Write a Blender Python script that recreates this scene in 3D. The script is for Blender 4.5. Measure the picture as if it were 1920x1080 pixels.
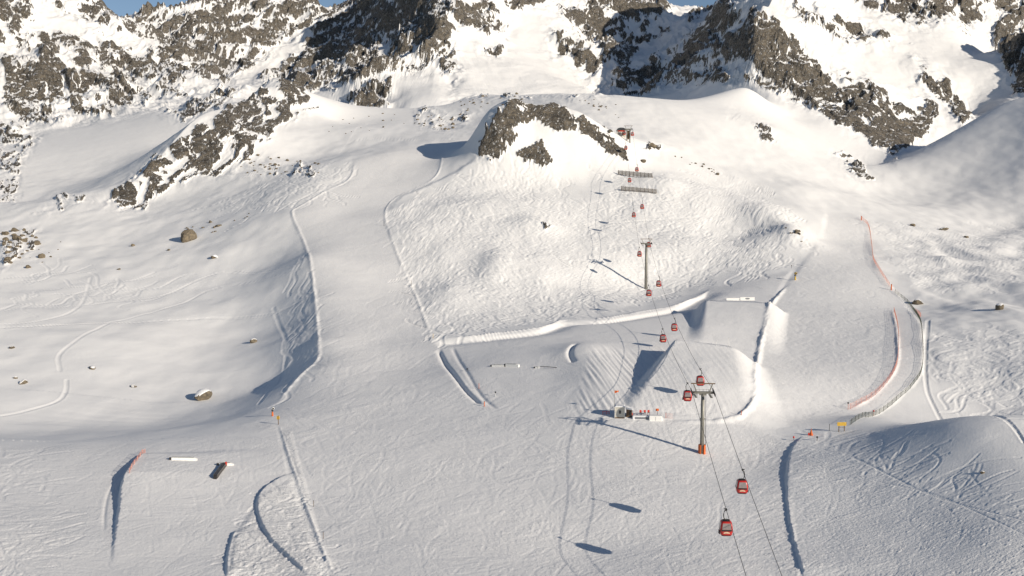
import bpy, bmesh, math, random, time
import numpy as np
from mathutils import Vector, Matrix
T0 = time.time()
R = math.radians
scene = bpy.context.scene
for o in list(bpy.data.objects):
    bpy.data.objects.remove(o)
COL = scene.collection

# ------------------------------------------------------------------ camera
FPX = 1880.0                      # focal length in photograph pixels (1920 wide)
PITCH = R(5.0)                    # looking down
cam_d = bpy.data.cameras.new('camera')
cam_d.sensor_width = 36.0
cam_d.lens = 36.0 * FPX / 1920.0
cam_d.clip_start = 1.0
cam_d.clip_end = 20000.0
cam = bpy.data.objects.new('camera', cam_d)
COL.objects.link(cam)
cam.location = (0, 0, 0)
cam.rotation_euler = (R(90) - PITCH, 0, 0)
scene.camera = cam

# ------------------------------------------------------------------ sky + sun
SUN_EL = R(19.5)
SUN_AZ = R(52.0)                  # light travels to (-sin, cos): sun is behind the camera, to the right
to_sun = Vector((math.sin(SUN_AZ) * math.cos(SUN_EL), -math.cos(SUN_AZ) * math.cos(SUN_EL), math.sin(SUN_EL)))
world = bpy.data.worlds.new('World')
scene.world = world
world.use_nodes = True
wn = world.node_tree.nodes
wn.clear()
sky = wn.new('ShaderNodeTexSky')
sky.sky_type = 'NISHITA'
sky.sun_disc = False
sky.sun_elevation = SUN_EL
sky.sun_rotation = math.atan2(to_sun.x, to_sun.y)
sky.altitude = 2600
sky.air_density = 1.0
sky.dust_density = 1.5
sky.ozone_density = 1.0
bg = wn.new('ShaderNodeBackground')
bg.inputs['Strength'].default_value = 0.085
wo = wn.new('ShaderNodeOutputWorld')
world.node_tree.links.new(sky.outputs[0], bg.inputs[0])
world.node_tree.links.new(bg.outputs[0], wo.inputs[0])
sl = bpy.data.lights.new('sun', 'SUN')
sl.energy = 5.0
sl.angle = R(0.5)
sl.color = (1.0, 0.905, 0.77)
so = bpy.data.objects.new('sun', sl)
COL.objects.link(so)
so.rotation_euler = to_sun.to_track_quat('Z', 'Y').to_euler()
vs = scene.view_settings
vs.view_transform = 'Standard'
vs.look = 'None'
vs.exposure = -0.06
vs.gamma = 1.0
vs.use_curve_mapping = False

# ------------------------------------------------------------------ pixel <-> world helpers (photograph pixels, 1920x1080)
CP, SP = math.cos(PITCH), math.sin(PITCH)
def pix_ut(px, py):
    k = (540.0 - np.asarray(py, float)) / FPX
    yy = CP + k * SP
    return (np.asarray(px, float) - 960.0) / FPX / yy, (-SP + k * CP) / yy
def ut_pix(u, t):
    # inverse of the above
    k = (t * CP + SP) / (CP - t * SP)
    yy = CP + k * SP
    return 960.0 + u * yy * FPX, 540.0 - k * FPX

# ------------------------------------------------------------------ noise
_rng = np.random.RandomState(7)
_perm = _rng.permutation(256).astype(np.int32)
_perm = np.concatenate([_perm, _perm, _perm])
_ang = _rng.rand(256) * 2 * np.pi
_gx, _gy = np.cos(_ang).astype(np.float32), np.sin(_ang).astype(np.float32)
def perlin(x, y, seed=0):
    x = np.asarray(x, np.float32) + np.float32(seed * 17.31); y = np.asarray(y, np.float32) + np.float32(seed * 9.77)
    xf = np.floor(x); yf = np.floor(y)
    xi = xf.astype(np.int32) & 255; yi = yf.astype(np.int32) & 255
    x = x - xf; y = y - yf
    u = x * x * x * (x * (x * 6 - 15) + 10); v = y * y * y * (y * (y * 6 - 15) + 10)
    a = _perm[xi] + yi; b = _perm[xi + 1] + yi
    h00 = _perm[a]; h01 = _perm[a + 1]; h10 = _perm[b]; h11 = _perm[b + 1]
    n00 = _gx[h00] * x + _gy[h00] * y; n10 = _gx[h10] * (x - 1) + _gy[h10] * y
    n01 = _gx[h01] * x + _gy[h01] * (y - 1); n11 = _gx[h11] * (x - 1) + _gy[h11] * (y - 1)
    p = n00 + u * (n10 - n00); q = n01 + u * (n11 - n01)
    return (p + v * (q - p)) * 1.4
def fbm(x, y, o=4, g=0.5, l=2.03, seed=0):
    s = 0; a = 1.0; n = 0.0
    for i in range(o):
        s = s + a * perlin(x, y, seed + i); n += a; a *= g; x = x * l; y = y * l
    return s / n
def ridged(x, y, o=5, g=0.5, l=2.07, seed=0):
    s = 0; a = 1.0; n = 0.0; w = 1.0
    for i in range(o):
        r = 1.0 - np.abs(perlin(x, y, seed + i)) * 1.3
        r = np.clip(r, 0, 1) ** 2
        s = s + a * r * w; n += a; w = np.clip(r * 1.6, 0, 1); a *= g; x = x * l; y = y * l
    return s / n
def sstep(a, b, x):
    t = np.clip((x - a) / (b - a), 0, 1)
    return t * t * (3 - 2 * t)

# ------------------------------------------------------------------ terrain control points: (px, py, distance) seen in the photograph
CPTS = [
 # near ground
 (-150,1150,136),(300,1150,138),(700,1150,140),(1100,1150,142),(1500,1150,145),(1900,1150,137),(2150,1150,133),
 (-150,1000,165),(0,1080,150),(300,1080,152),(600,1080,154),(800,1080,155),(1000,1080,157),(1300,1080,158),
 (0,950,184),(300,950,188),(600,950,190),(850,950,190),(1108,1032,171.5),(1160,955,188),(1316,850,222),(1090,790,241),(1400,960,187),
 (600,850,222),(800,850,222),(960,850,222),(1440,850,224),
 (-150,835,228),(0,836,230),(150,834,233),(300,826,237),(420,806,247),(520,785,254),
 (700,780,256),(850,770,258),(960,775,252),
 # hollow on the left behind the crest
 (0,805,275),(200,800,280),(330,785,285),(430,760,290),
 (0,740,310),(200,720,322),(330,715,325),(450,700,332),(520,690,333),
 (-150,740,300),(0,640,365),(150,630,372),(300,610,392),(430,600,402),(520,590,396),
 (-150,600,380),(0,540,452),(200,520,478),(350,500,492),(480,490,482),
 (0,440,556),(150,450,552),(300,420,580),(450,400,568),(-150,440,560),
 # groomed run
 (605,690,308),(700,690,310),(800,690,308),(600,640,340),(700,640,344),(800,640,340),
 (600,560,398),(680,560,400),(770,540,420),(590,480,455),(660,480,462),(740,480,462),
 (560,400,535),(640,400,540),(720,400,532),(600,350,585),(700,340,600),(650,300,645),(740,285,662),(800,300,645),
 # centre hill
 (860,600,372),(850,540,416),(800,440,492),(900,540,420),(1000,590,386),(960,480,470),(900,400,528),(820,360,572),
 (1000,400,532),(950,310,612),(880,320,600),(1050,520,444),(1211,542,456),(1105,488,473),(1200,480,484),
 (1100,420,528),(1250,420,532),(1150,370,566),(1050,350,585),(1250,340,590),(1178,265,655),(1150,320,608),
 # terrain park
 (900,690,296),(1000,690,290),(1100,690,285),(1200,690,284),(1000,640,325),(1150,640,318),(1280,640,318),(1100,610,352),(1250,600,362),
 (1330,560,408),(1400,560,408),(1400,640,330),(1300,740,256),(1400,740,260),(1180,770,247),(1400,540,432),(1320,520,466),(1420,510,462),
 # right run
 (1500,780,252),(1600,780,254),(1480,680,304),(1600,680,304),(1470,600,362),(1600,600,364),(1700,690,298),(1500,530,436),(1600,530,436),
 (1540,450,524),(1600,440,540),(1560,400,590),(1400,440,530),(1480,430,520),(1450,390,560),(1500,350,640),(1400,360,615),(1300,380,560),
 # right side
 (1620,780,250),(1700,790,256),(1850,795,262),(1720,720,286),(1850,700,292),(1950,700,285),(1760,640,325),(1900,600,352),(1750,570,408),
 (1700,540,432),(1850,540,425),(1950,540,420),(1680,450,540),(1800,470,520),(1920,480,510),(1720,410,610),(1900,425,640),(2050,480,500),(2100,640,320),(2100,800,240),
 (1620,370,690),(1800,400,665),
 # mound bottom right
 (1500,820,231),(1490,900,203),(1490,1000,176),(1560,818,230),(1640,810,226),(1700,803,217),(1780,797,208),(1850,804,201),(1920,826,194),(2050,865,184),
 (1600,870,207),(1700,868,199.5),(1800,880,190),(1600,980,178),(1700,1000,169),(1800,1000,164.5),(1900,1000,160),(1700,1080,152.5),(1900,1080,147),
 # upper snow fields
 (600,270,740),(680,240,790),(560,300,700),(750,225,850),(880,225,830),(620,225,860),(700,205,960),(850,195,960),(900,250,720),(1000,250,690),(860,280,668),
 (900,178,980),(1000,176,900),(1100,180,830),(1200,183,850),(1300,188,900),(1230,240,735),(1300,250,735),(1380,260,760),(1300,300,660),(1400,310,690),
 (1450,240,830),(1380,200,900),(1400,163,950),(1480,220,950),(1500,290,780),(1560,330,740),
 # left rocky ridge
 (240,385,636),(330,330,680),(380,300,690),(300,320,688),(400,235,740),(450,215,800),(510,150,880),(560,185,860),(620,215,870),(420,320,675),(500,300,690),(540,240,780),(130,375,636),(180,375,638),(0,408,600),(60,400,606),(-150,380,620),
 # valley on the left behind the ridge
 (40,380,710),(120,340,775),(200,330,785),(60,300,860),(180,280,880),(280,260,900),(100,230,1080),(220,215,1100),(320,195,1120),(380,190,1050),(-150,320,760),
 # left mountain
 (0,190,1150),(80,150,1250),(200,140,1300),(290,140,1320),(100,60,1500),(220,60,1560),(0,60,1420),(60,-40,1720),(150,-20,1750),(230,62,1800),(285,46,1920),(-150,-60,1600),(-150,120,1200),
 # back wall left
 (330,140,1450),(330,20,2000),(420,80,1850),(450,0,2150),(500,60,2000),(560,-10,2200),(605,48,2250),(440,150,1500),(500,130,1650),
 # dark spur: crest, then its left hand side
 (850,-140,1800),(840,-60,1650),(845,50,1450),(810,118,1330),(720,152,1250),(630,193,1170),(700,88,1650),(760,24,1650),(600,130,1780),(700,15,1950),(640,60,1900),(560,150,1680),(620,20,2150),(520,140,1640),(760,-60,2100),(690,-30,2250),
 # bowl right of the spur
 (720,195,1120),(830,180,1120),(900,150,1250),(980,140,1300),(950,60,1550),(1060,150,1300),(1000,-10,1800),(1080,60,1600),(1150,-40,2000),(900,-60,1950),
 (1200,60,1800),(1240,20,2000),(1340,24,2200),(1150,130,1480),(1230,110,1650),(1180,172,1300),(1300,60,1720),
 # right mountain: edge, lit face
 (1500,-170,1650),(1470,-80,1400),(1430,40,1170),(1400,110,1090),(1420,165,1030),(1300,97,1400),(1200,178,1380),(1350,122,1150),(1300,170,1150),(1500,180,1010),(1560,100,1180),(1600,20,1380),(1560,230,950),(1640,310,860),(1600,-60,1600),(1700,200,1050),(1700,100,1250),(1700,0,1450),(1800,-60,1600),
 (1700,270,960),(1760,230,1050),(1790,150,1180),(1830,200,1150),(1850,100,1400),(1870,40,1500),(1900,100,1300),(1950,60,1250),(2050,0,1250),(1900,180,1120),(1800,40,1400),
 # smooth slope at the right
 (1650,362,735),(1700,310,800),(1760,262,850),(1820,228,870),(1880,195,880),(1750,350,752),(1850,300,774),(1920,190,850),(1920,260,778),(1920,340,715),(2050,150,820),(2050,330,685),
]
# hidden ground behind crests: (px, distance, height)
HID = [
 (700,1020,72),(900,1050,82),(1050,980,74),(1200,980,72),(1350,1020,72),(420,880,60),(1750,960,38),(1850,1000,50),
 (100,2300,250),(600,2700,250),(1000,2500,260),(1400,2700,260),(1800,2300,240),(-100,2600,150),(2000,2500,150),
 (0,3600,0),(500,3600,0),(1000,3600,0),(1500,3600,0),(2000,3600,0),
 (-300,300,-62),(-300,500,-20),(-300,1000,60),(-300,1600,300),(2250,300,-45),(2250,600,10),(2250,1000,130),(2250,1600,300),
 (-300,150,-60),(2250,150,-53),(960,90,-62),(400,90,-62),(1500,90,-60),
]
cu, ct, cl = [], [], []
for px, py, y in CPTS:
    u, t = pix_ut(px, py); cu.append(float(u)); ct.append(float(t)); cl.append(math.log(y))
for px, y, z in HID:
    cu.append((px - 960) / FPX); ct.append(z / y); cl.append(math.log(y))
cu = np.array(cu); ct = np.array(ct); cl = np.array(cl)
def kern(d2):
    return d2 * np.log(d2 + 1e-12)
n = len(cu)
K = kern((cu[:, None] - cu[None]) ** 2 + (cl[:, None] - cl[None]) ** 2) + np.eye(n) * 2e-4
P = np.stack([np.ones(n), cu, cl], 1)
A = np.block([[K, P], [P.T, np.zeros((3, 3))]])
W = np.linalg.solve(A, np.concatenate([ct, np.zeros(3)]))
def base_t(u, l):
    sh = u.shape; u = u.ravel().astype(np.float32); l = l.ravel().astype(np.float32)
    out = np.empty(u.size, np.float32)
    wu = W[:n].astype(np.float32); a = cu.astype(np.float32)[:, None]; b = cl.astype(np.float32)[:, None]
    for i in range(0, u.size, 60000):
        d2 = (u[None, i:i+60000] - a) ** 2 + (l[None, i:i+60000] - b) ** 2
        out[i:i+60000] = wu @ (d2 * np.log(d2 + np.float32(1e-12)))
    return (out + W[n] + W[n+1] * u + W[n+2] * l).reshape(sh)

# ------------------------------------------------------------------ terrain grid: columns by bearing, rows along distance, denser where the slope faces the valley
NC, NR = 1230, 1170
U0, U1 = -0.60, 0.60
L0, L1 = math.log(100.0), math.log(3600.0)
us = np.linspace(U0, U1, NC)
ccu = np.linspace(U0, U1, 160); ccl = np.linspace(L0, L1, 500)
Tc = base_t(*np.meshgrid(ccu, ccl, indexing='ij'))
dT = np.abs(np.gradient(Tc, axis=1))
dl = ccl[1] - ccl[0]
dens = dT + 0.06 * dl
ker = np.exp(-np.linspace(-2, 2, 21) ** 2); ker /= ker.sum()
dens = np.apply_along_axis(lambda v: np.convolve(np.pad(v, 10, mode='edge'), ker, 'valid'), 0, dens)
dens = np.apply_along_axis(lambda v: np.convolve(np.pad(v, 10, mode='edge'), ker, 'valid'), 1, dens)
cum = np.cumsum(dens, 1); cum = (cum - cum[:, :1]) / (cum[:, -1:] - cum[:, :1])
Lr = np.empty((160, NR))
for i in range(160):
    Lr[i] = np.interp(np.linspace(0, 1, NR), cum[i], ccl)
ci = (us - U0) / (U1 - U0) * 159; c0 = np.clip(ci.astype(int), 0, 158); cf = (ci - c0)[:, None]
LG = (Lr[c0] * (1 - cf) + Lr[c0 + 1] * cf)
UG = np.repeat(us[:, None], NR, 1)
TB = base_t(UG, LG)
YG = np.exp(LG); XG = UG * YG; ZB = TB * YG
ZG = ZB.copy()
PXG, PYG = ut_pix(UG, TB)
print('base', time.time() - T0)

def ground(px, py, ymin=0.0, Z=None):
    """world point where the line of sight of a photograph pixel first meets the terrain"""
    Z = ZB if Z is None else Z
    u, t = pix_ut(px, py)
    c = min(max((float(u) - U0) / (U1 - U0) * (NC - 1), 0), NC - 1.001)
    i = int(c); f = c - i
    yy = YG[i] * (1 - f) + YG[i + 1] * f; zz = Z[i] * (1 - f) + Z[i + 1] * f
    d = zz - float(t) * yy
    ok = np.where((d >= 0) & (yy > ymin))[0]
    j = int(ok[0]) if len(ok) else NR - 1
    if j == 0:
        y = yy[0]
    else:
        a, b = d[j-1], d[j]
        w = 0 if b == a else min(max(-a / (b - a), 0), 1)
        y = yy[j-1] + w * (yy[j] - yy[j-1])
    return np.array([float(u) * y, y, float(t) * y])
def gridpos(x, y):
    """column / row (fractional) of world points"""
    c = np.clip((x / y - U0) / (U1 - U0) * (NC - 1), 0, NC - 1.001)
    i = np.rint(c).astype(int)
    l = np.log(y)
    key = (LG + np.arange(NC)[:, None] * 100.0).ravel()
    r = np.searchsorted(key, l + i * 100.0) - i * NR
    return i, np.clip(r, 1, NR - 1)
def height(x, y, Z=None):
    Z = ZG if Z is None else Z
    x = float(x); y = float(y)
    c = min(max((x / y - U0) / (U1 - U0) * (NC - 1), 0), NC - 1.001)
    i = int(c); f = c - i
    return float(np.interp(y, YG[i], Z[i]) * (1 - f) + np.interp(y, YG[i+1], Z[i+1]) * f)
def line_w(pts, step=None):
    """photograph polyline laid on the base terrain, smoothed by a Catmull-Rom spline"""
    P = [ground(*p) for p in pts]
    P = np.array(P)[:, :2]
    if len(P) < 3: return P
    Q = np.vstack([2 * P[0] - P[1], P, 2 * P[-1] - P[-2]])
    out = []
    for i in range(1, len(Q) - 2):
        for s in np.linspace(0, 1, 8, endpoint=False):
            a, b, c, d = Q[i-1], Q[i], Q[i+1], Q[i+2]
            out.append(0.5 * ((2*b) + (-a+c)*s + (2*a-5*b+4*c-d)*s*s + (-a+3*b-3*c+d)*s**3))
    out.append(P[-1])
    return np.array(out)
def dist_line(L, reach):
    """signed distance (right of travel positive), position along 0..1 for vertices within reach; returns index mask"""
    mn = L.min(0) - reach; mx = L.max(0) + reach
    m = (XG > mn[0]) & (XG < mx[0]) & (YG > mn[1]) & (YG < mx[1])
    x = XG[m]; y = YG[m]
    best = np.full(x.size, 1e9); sgn = np.zeros(x.size); al = np.zeros(x.size)
    seg = np.hypot(*np.diff(L, axis=0).T); tot = seg.sum(); acc = 0
    for i in range(len(L) - 1):
        a = L[i]; d = L[i+1] - a; ll = max(d @ d, 1e-9)
        s = np.clip(((x - a[0]) * d[0] + (y - a[1]) * d[1]) / ll, 0, 1)
        ex = x - a[0] - s * d[0]; ey = y - a[1] - s * d[1]
        dd = np.hypot(ex, ey)
        b = dd < best
        best[b] = dd[b]; sgn[b] = np.sign((ex * d[1] - ey * d[0]))[b]; al[b] = (acc + s * seg[i])[b] / tot
        acc += seg[i]
    return m, best, sgn, al
def poly_soft(P, soft, x=None, y=None):
    """soft inside mask of a polygon in photograph pixels over all vertices"""
    x = PXG if x is None else x; y = PYG if y is None else y
    P = np.array(P, float)
    mn = P.min(0) - soft; mx = P.max(0) + soft
    m = (x > mn[0]) & (x < mx[0]) & (y > mn[1]) & (y < mx[1])
    out = np.zeros(x.shape, np.float32)
    if not m.any(): return out
    a = x[m]; b = y[m]
    ins = np.zeros(a.size, bool); best = np.full(a.size, 1e9)
    for i in range(len(P)):
        p = P[i]; q = P[(i + 1) % len(P)]
        c = ((p[1] > b) != (q[1] > b)) & (a < (q[0] - p[0]) * (b - p[1]) / (q[1] - p[1] + 1e-12) + p[0])
        ins ^= c
        d = q - p; s = np.clip(((a - p[0]) * d[0] + (b - p[1]) * d[1]) / (d @ d + 1e-9), 0, 1)
        best = np.minimum(best, np.hypot(a - p[0] - s * d[0], b - p[1] - s * d[1]))
    sd = np.where(ins, best, -best)
    out[m] = sstep(-soft, soft, sd)
    return out
# ------------------------------------------------------------------ landforms stamped into the terrain
rnd = random.Random(5)
def ends(al, e=0.08):
    return sstep(0, e, al) * sstep(0, e, 1 - al)
def add(m, dz):
    ZG[m] += dz
def berm(pts, h, w, taper=0.08, rag=0.25):
    L = line_w(pts); m, d, s, al = dist_line(L, w * 4)
    n = np.clip(1 + 2 * rag * fbm(XG[m] / (w * 2.5), YG[m] / (w * 2.5), 2, seed=3) + 0.9 * fbm(XG[m] / 16, YG[m] / 16, 2, seed=13), 0.15, 2)
    d = np.abs(d + 0.5 * w * fbm(XG[m] / (w * 3), YG[m] / (w * 3), 2, seed=23))
    add(m, h * np.exp(-(d / w) ** 2) * ends(al, taper) * n)
def groove(pts, h, wn, wf, taper=0.08):
    """ditch: gentle on the right of travel, steep on the left"""
    L = line_w(pts); m, d, s, al = dist_line(L, max(wn, wf) * 4)
    w = np.where(s > 0, wn, wf)
    add(m, -h * np.exp(-(d / w) ** 2) * ends(al, taper))
def step(pts, side, h, w, fade, taper=0.1, rag=0.3, h_end=None):
    L = line_w(pts); m, d, s, al = dist_line(L, fade * 4)
    x = d * s * side
    hh = h if h_end is None else h + (h_end - h) * al
    n = rag * w * fbm(XG[m] / (w * 2.2 + .6), YG[m] / (w * 2.2 + .6), 3, seed=9) * 2
    add(m, hh * sstep(-w, w, x + n) * np.exp(-(np.maximum(x, 0) / fade) ** 2) * ends(al, taper))
def drop(pts, side, h, lam, fade, taper):
    """ground falling away beside a line, steepest at the line"""
    L = line_w(pts); m, d, s, al = dist_line(L, fade * 3)
    x = np.maximum(d * s * side, 0); x = x * x / (x + 1.2)
    add(m, -h * (1 - np.exp(-x / lam)) * np.exp(-(x / fade) ** 2) * ends(al, taper))
def wedge(A, B, A2, B2, h, fl, fr, back):
    """jump landing: lip A-B, running out at A2-B2"""
    A, B, A2, B2 = [ground(*p)[:2] for p in (A, B, A2, B2)]
    c0 = (A + B) / 2; c1 = (A2 + B2) / 2
    D = c1 - c0; Ln = np.hypot(*D); D = D / Ln; N = np.array([-D[1], D[0]])
    if N[0] < 0: N = -N
    q = ((XG - c0[0]) * D[0] + (YG - c0[1]) * D[1]) / Ln
    m = (q > -0.5) & (q < 1.1) & (np.hypot(XG - c0[0], YG - c0[1]) < Ln * 1.6)
    q = q[m]
    lat = (XG[m] - c0[0]) * N[0] + (YG[m] - c0[1]) * N[1]
    le = (A - c0) @ N; re = (B - c0) @ N; le2 = (A2 - c0) @ N; re2 = (B2 - c0) @ N
    qq = np.clip(q, 0, 1)
    l = le + (le2 - le) * qq; r = re + (re2 - re) * qq
    ol = np.maximum(l - lat, 0); orr = np.maximum(lat - r, 0)
    side = (1 - sstep(0, fl * 1.25, ol)) * (1 - sstep(0, fr * 1.25, orr)); q = q + 0.02 * fbm(lat / 6, q * 8, 3, seed=66)
    prof = np.where(q >= 0, np.clip(1 - q, 0, 1) ** 0.72, 1 - sstep(0, back, -q * Ln))
    add(m, h * prof * side)
def bump(px, py, rx, ry, h, p=2.0, ymin=0):
    g = ground(px, py, ymin)
    d = ((XG - g[0]) / rx) ** 2 + ((YG - g[1]) / ry) ** 2
    ZG[...] += h * np.exp(-d ** (p / 2))

# general undulation of the snow
near = 1 - sstep(700, 950, YG)
gro1 = poly_soft([(515,770),(590,690),(600,640),(590,540),(548,405),(560,385),(650,345),(665,300),(740,275),(830,285),(815,335),(740,372),(722,400),(745,480),(800,610),(830,660),(905,760),(1130,785),(1390,790),(1480,830),(1475,900),(1500,1085),(1530,1200),(660,1200),(625,1085),(560,900),(525,800)], 6)
gro2 = poly_soft([(1400,785),(1425,740),(1425,660),(1450,570),(1500,500),(1540,450),(1550,400),(1610,405),(1640,500),(1690,560),(1728,610),(1728,700),(1640,775),(1590,800),(1500,800)], 6)
park = poly_soft([(820,650),(1000,625),(1130,600),(1280,572),(1330,540),(1480,510),(1450,565),(1420,660),(1418,745),(1390,785),(1150,785),(920,765)], 6)
lpark = poly_soft([(-300,838),(0,838),(300,830),(500,790),(520,800),(545,900),(640,1200),(-300,1200)], 6)
groom = np.clip(np.maximum(np.maximum(gro1, gro2), np.maximum(park, lpark * 0.9)), 0, 1) * (YG < 760)
und = 0.9 * fbm(XG / 45, YG / 60, 3, seed=21) + 0.35 * fbm(XG / 14, YG / 20, 2, seed=31)
ZG += und * near * (1 - 0.8 * groom) * np.clip(YG / 400, 0.5, 1.6)
# wind-shaped drifts in the hollow on the left
hol = poly_soft([(-300,430),(0,430),(160,420),(520,440),(575,560),(580,680),(500,760),(300,815),(0,830),(-300,830)], 30) * (YG < 600) * (YG > 240)
ZG += hol * (0.9 * fbm(XG / 46 + YG / 60, YG / 30, 2, seed=41))
# bumpy ground on the right
rb = poly_soft([(1760,455),(1920,440),(1960,600),(1880,600),(1720,560)], 25) * (YG < 640)
ZG += rb * (2.6 * fbm(XG / 26, YG / 34, 2, seed=51))
ru = poly_soft([(1660,430),(1920,430),(1960,600),(1960,830),(1760,700)], 30) * (YG < 640)
ZG += ru * 0.9 * fbm(XG / 18, YG / 18, 3, seed=52)
# humps of the centre hill
for a in [(1000,425,14,16,3.0),(1440,410,13,18,4.0),(1495,440,10,14,3.0),(1240,345,16,14,3.0),(960,500,18,26,2.2),(870,390,24,20,2.4),(840,560,10,22,1.2)]:
    bump(*a)
# rocky knoll
bump(985, 288, 38, 36, 20, 2.8); bump(1045, 268, 30, 30, 9, 2.4); bump(1125, 290, 22, 22, 10, 2.4); bump(935, 292, 16, 28, 12, 3.2); bump(1195,270,10,10,2.5)
# groomed edges, banks and ditches
berm([(665,300),(655,335),(600,365),(560,388),(548,402),(572,460),(588,540),(597,640),(590,680),(540,730),(515,765)], 0.35, 0.7)
berm([(830,290),(818,330),(745,370),(722,402),(742,470),(775,545),(800,610),(812,636)], 0.3, 0.6)
step([(900,312),(820,342),(748,372),(724,402)], -1, 1.2, 3, 22)
groove([(812,640),(900,634),(1010,622),(1060,606),(1130,601),(1200,591),(1280,574),(1330,548)], 1.5, 5.5, 1.6, 0.05)
berm([(812,637),(900,630),(1010,617),(1060,601),(1130,597),(1200,586),(1280,569),(1330,543)], 0.45, 1.0)
drop([(552,420),(574,470),(588,540),(596,640),(588,684),(540,732),(505,768),(470,790)], 1, 7.5, 20, 60, 0.25)
groove([(905,760),(872,728),(842,690),(822,654)], 0.8, 0.5, 0.9)
groove([(935,770),(900,738),(872,692),(848,650)], 0.3, 0.5, 0.7)
berm([(1475,535),(1450,568),(1440,600),(1424,660),(1416,720),(1418,748),(1395,782),(1340,790),(1245,791)], 0.6, 0.8)
step([(1505,816),(1482,850),(1474,900),(1480,980),(1508,1085)], -1, 0.4, 0.2, 16, 0.06, 0.9)
berm([(522,795),(540,850),(578,960),(625,1082)], 0.2, 0.35)
step([(560,880),(500,915),(481,950),(500,1005),(540,1045),(585,1085)], -1, 0.6, 0.25, 6, 0.12)
step([(440,995),(426,1040),(424,1085)], -1, 0.5, 0.25, 6, 0.12)
L = line_w([(272,850),(246,880),(228,915),(222,955),(214,1010),(210,1060)]); m, d, s, al = dist_line(L, 60)
x = -d * s
add(m, np.interp(al, [0, 0.06, 0.3, 0.6, 1], [0, 1.0, 2.0, 0.9, 0]) * sstep(-0.35, 0.35, x + 0.35 * fbm(XG[m], YG[m], 3, seed=9)) * np.exp(-(np.maximum(x, 0) / 20) ** 2))
groove([(225,890),(205,920),(196,960),(195,1010)], 0.16, 0.3, 0.3, 0.35)
for a in [(930,500,9,30,2.4),(852,470,14,24,2.0),(1010,520,10,18,1.6),(780,440,12,20,1.2),(1120,560,14,12,1.2),(1300,460,16,16,1.8)]: bump(*a)
berm([(1672,580),(1683,640),(1680,690),(1645,735),(1592,768)], 0.3, 0.5)
step([(1650,515),(1690,560),(1725,605),(1729,690),(1690,740),(1640,775),(1592,797)], -1, -0.35, 0.8, 9, 0.08)
def cusp(pts, h, w, taper=0.1):
    L = line_w([p[:2] for p in pts]) if len(pts[0]) == 2 else np.array([(pix_ut(p[0], p[1])[0] * p[2], p[2]) for p in pts])
    m, d, s, al = dist_line(L, w * 4)
    add(m, h * np.exp(-d / w) * ends(al, taper))
cusp([(840,-60,1650),(845,50,1450),(810,118,1330),(720,152,1250),(630,193,1170)], 24, 45)
cusp([(1470,-80,1400),(1430,40,1170),(1400,110,1090),(1420,165,1030)], 20, 40)
cusp([(225,385,640),(300,312,692),(380,245,745),(440,205,800),(505,150,875)], 9, 22)
cusp([(60,-40,1720),(150,-20,1750),(230,12,1800),(320,20,2000),(450,0,2150),(560,-10,2200),(605,8,2250)], 8, 40)
# jump landings of the terrain park
wedge((1268,676), (1370,678), (1192,778), (1398,786), 5.4, 4.4, 9.0, 5.0)
wedge((1326,585), (1442,586), (1318,655), (1428,652), 4.2, 5.0, 6.0, 5.0)
bump(1120, 705, 8, 24, 1.4); bump(1090, 660, 9, 10, 1.6)
groove([(1076,684),(1068,668),(1080,650)], 0.8, 0.8, 0.8)
berm([(1140,530),(1330,528),(1400,528),(1480,520)], 0.8, 2.0) if False else None
# ribs scraped down the side of the landing
rib = poly_soft([(1110,660),(1260,655),(1185,780),(1080,770)], 12) * (YG < 340)
ZG += rib * 0.20 * perlin((XG * 0.95 + YG * 0.12) / 0.9, YG / 26, 61)
corn = poly_soft([(1265,650),(1372,650),(1400,780),(1200,775)], 6) * (YG < 340)
ZG += corn * 0.06 * perlin((XG + YG * 0.05) / 0.8, YG / 40, 62)

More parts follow.
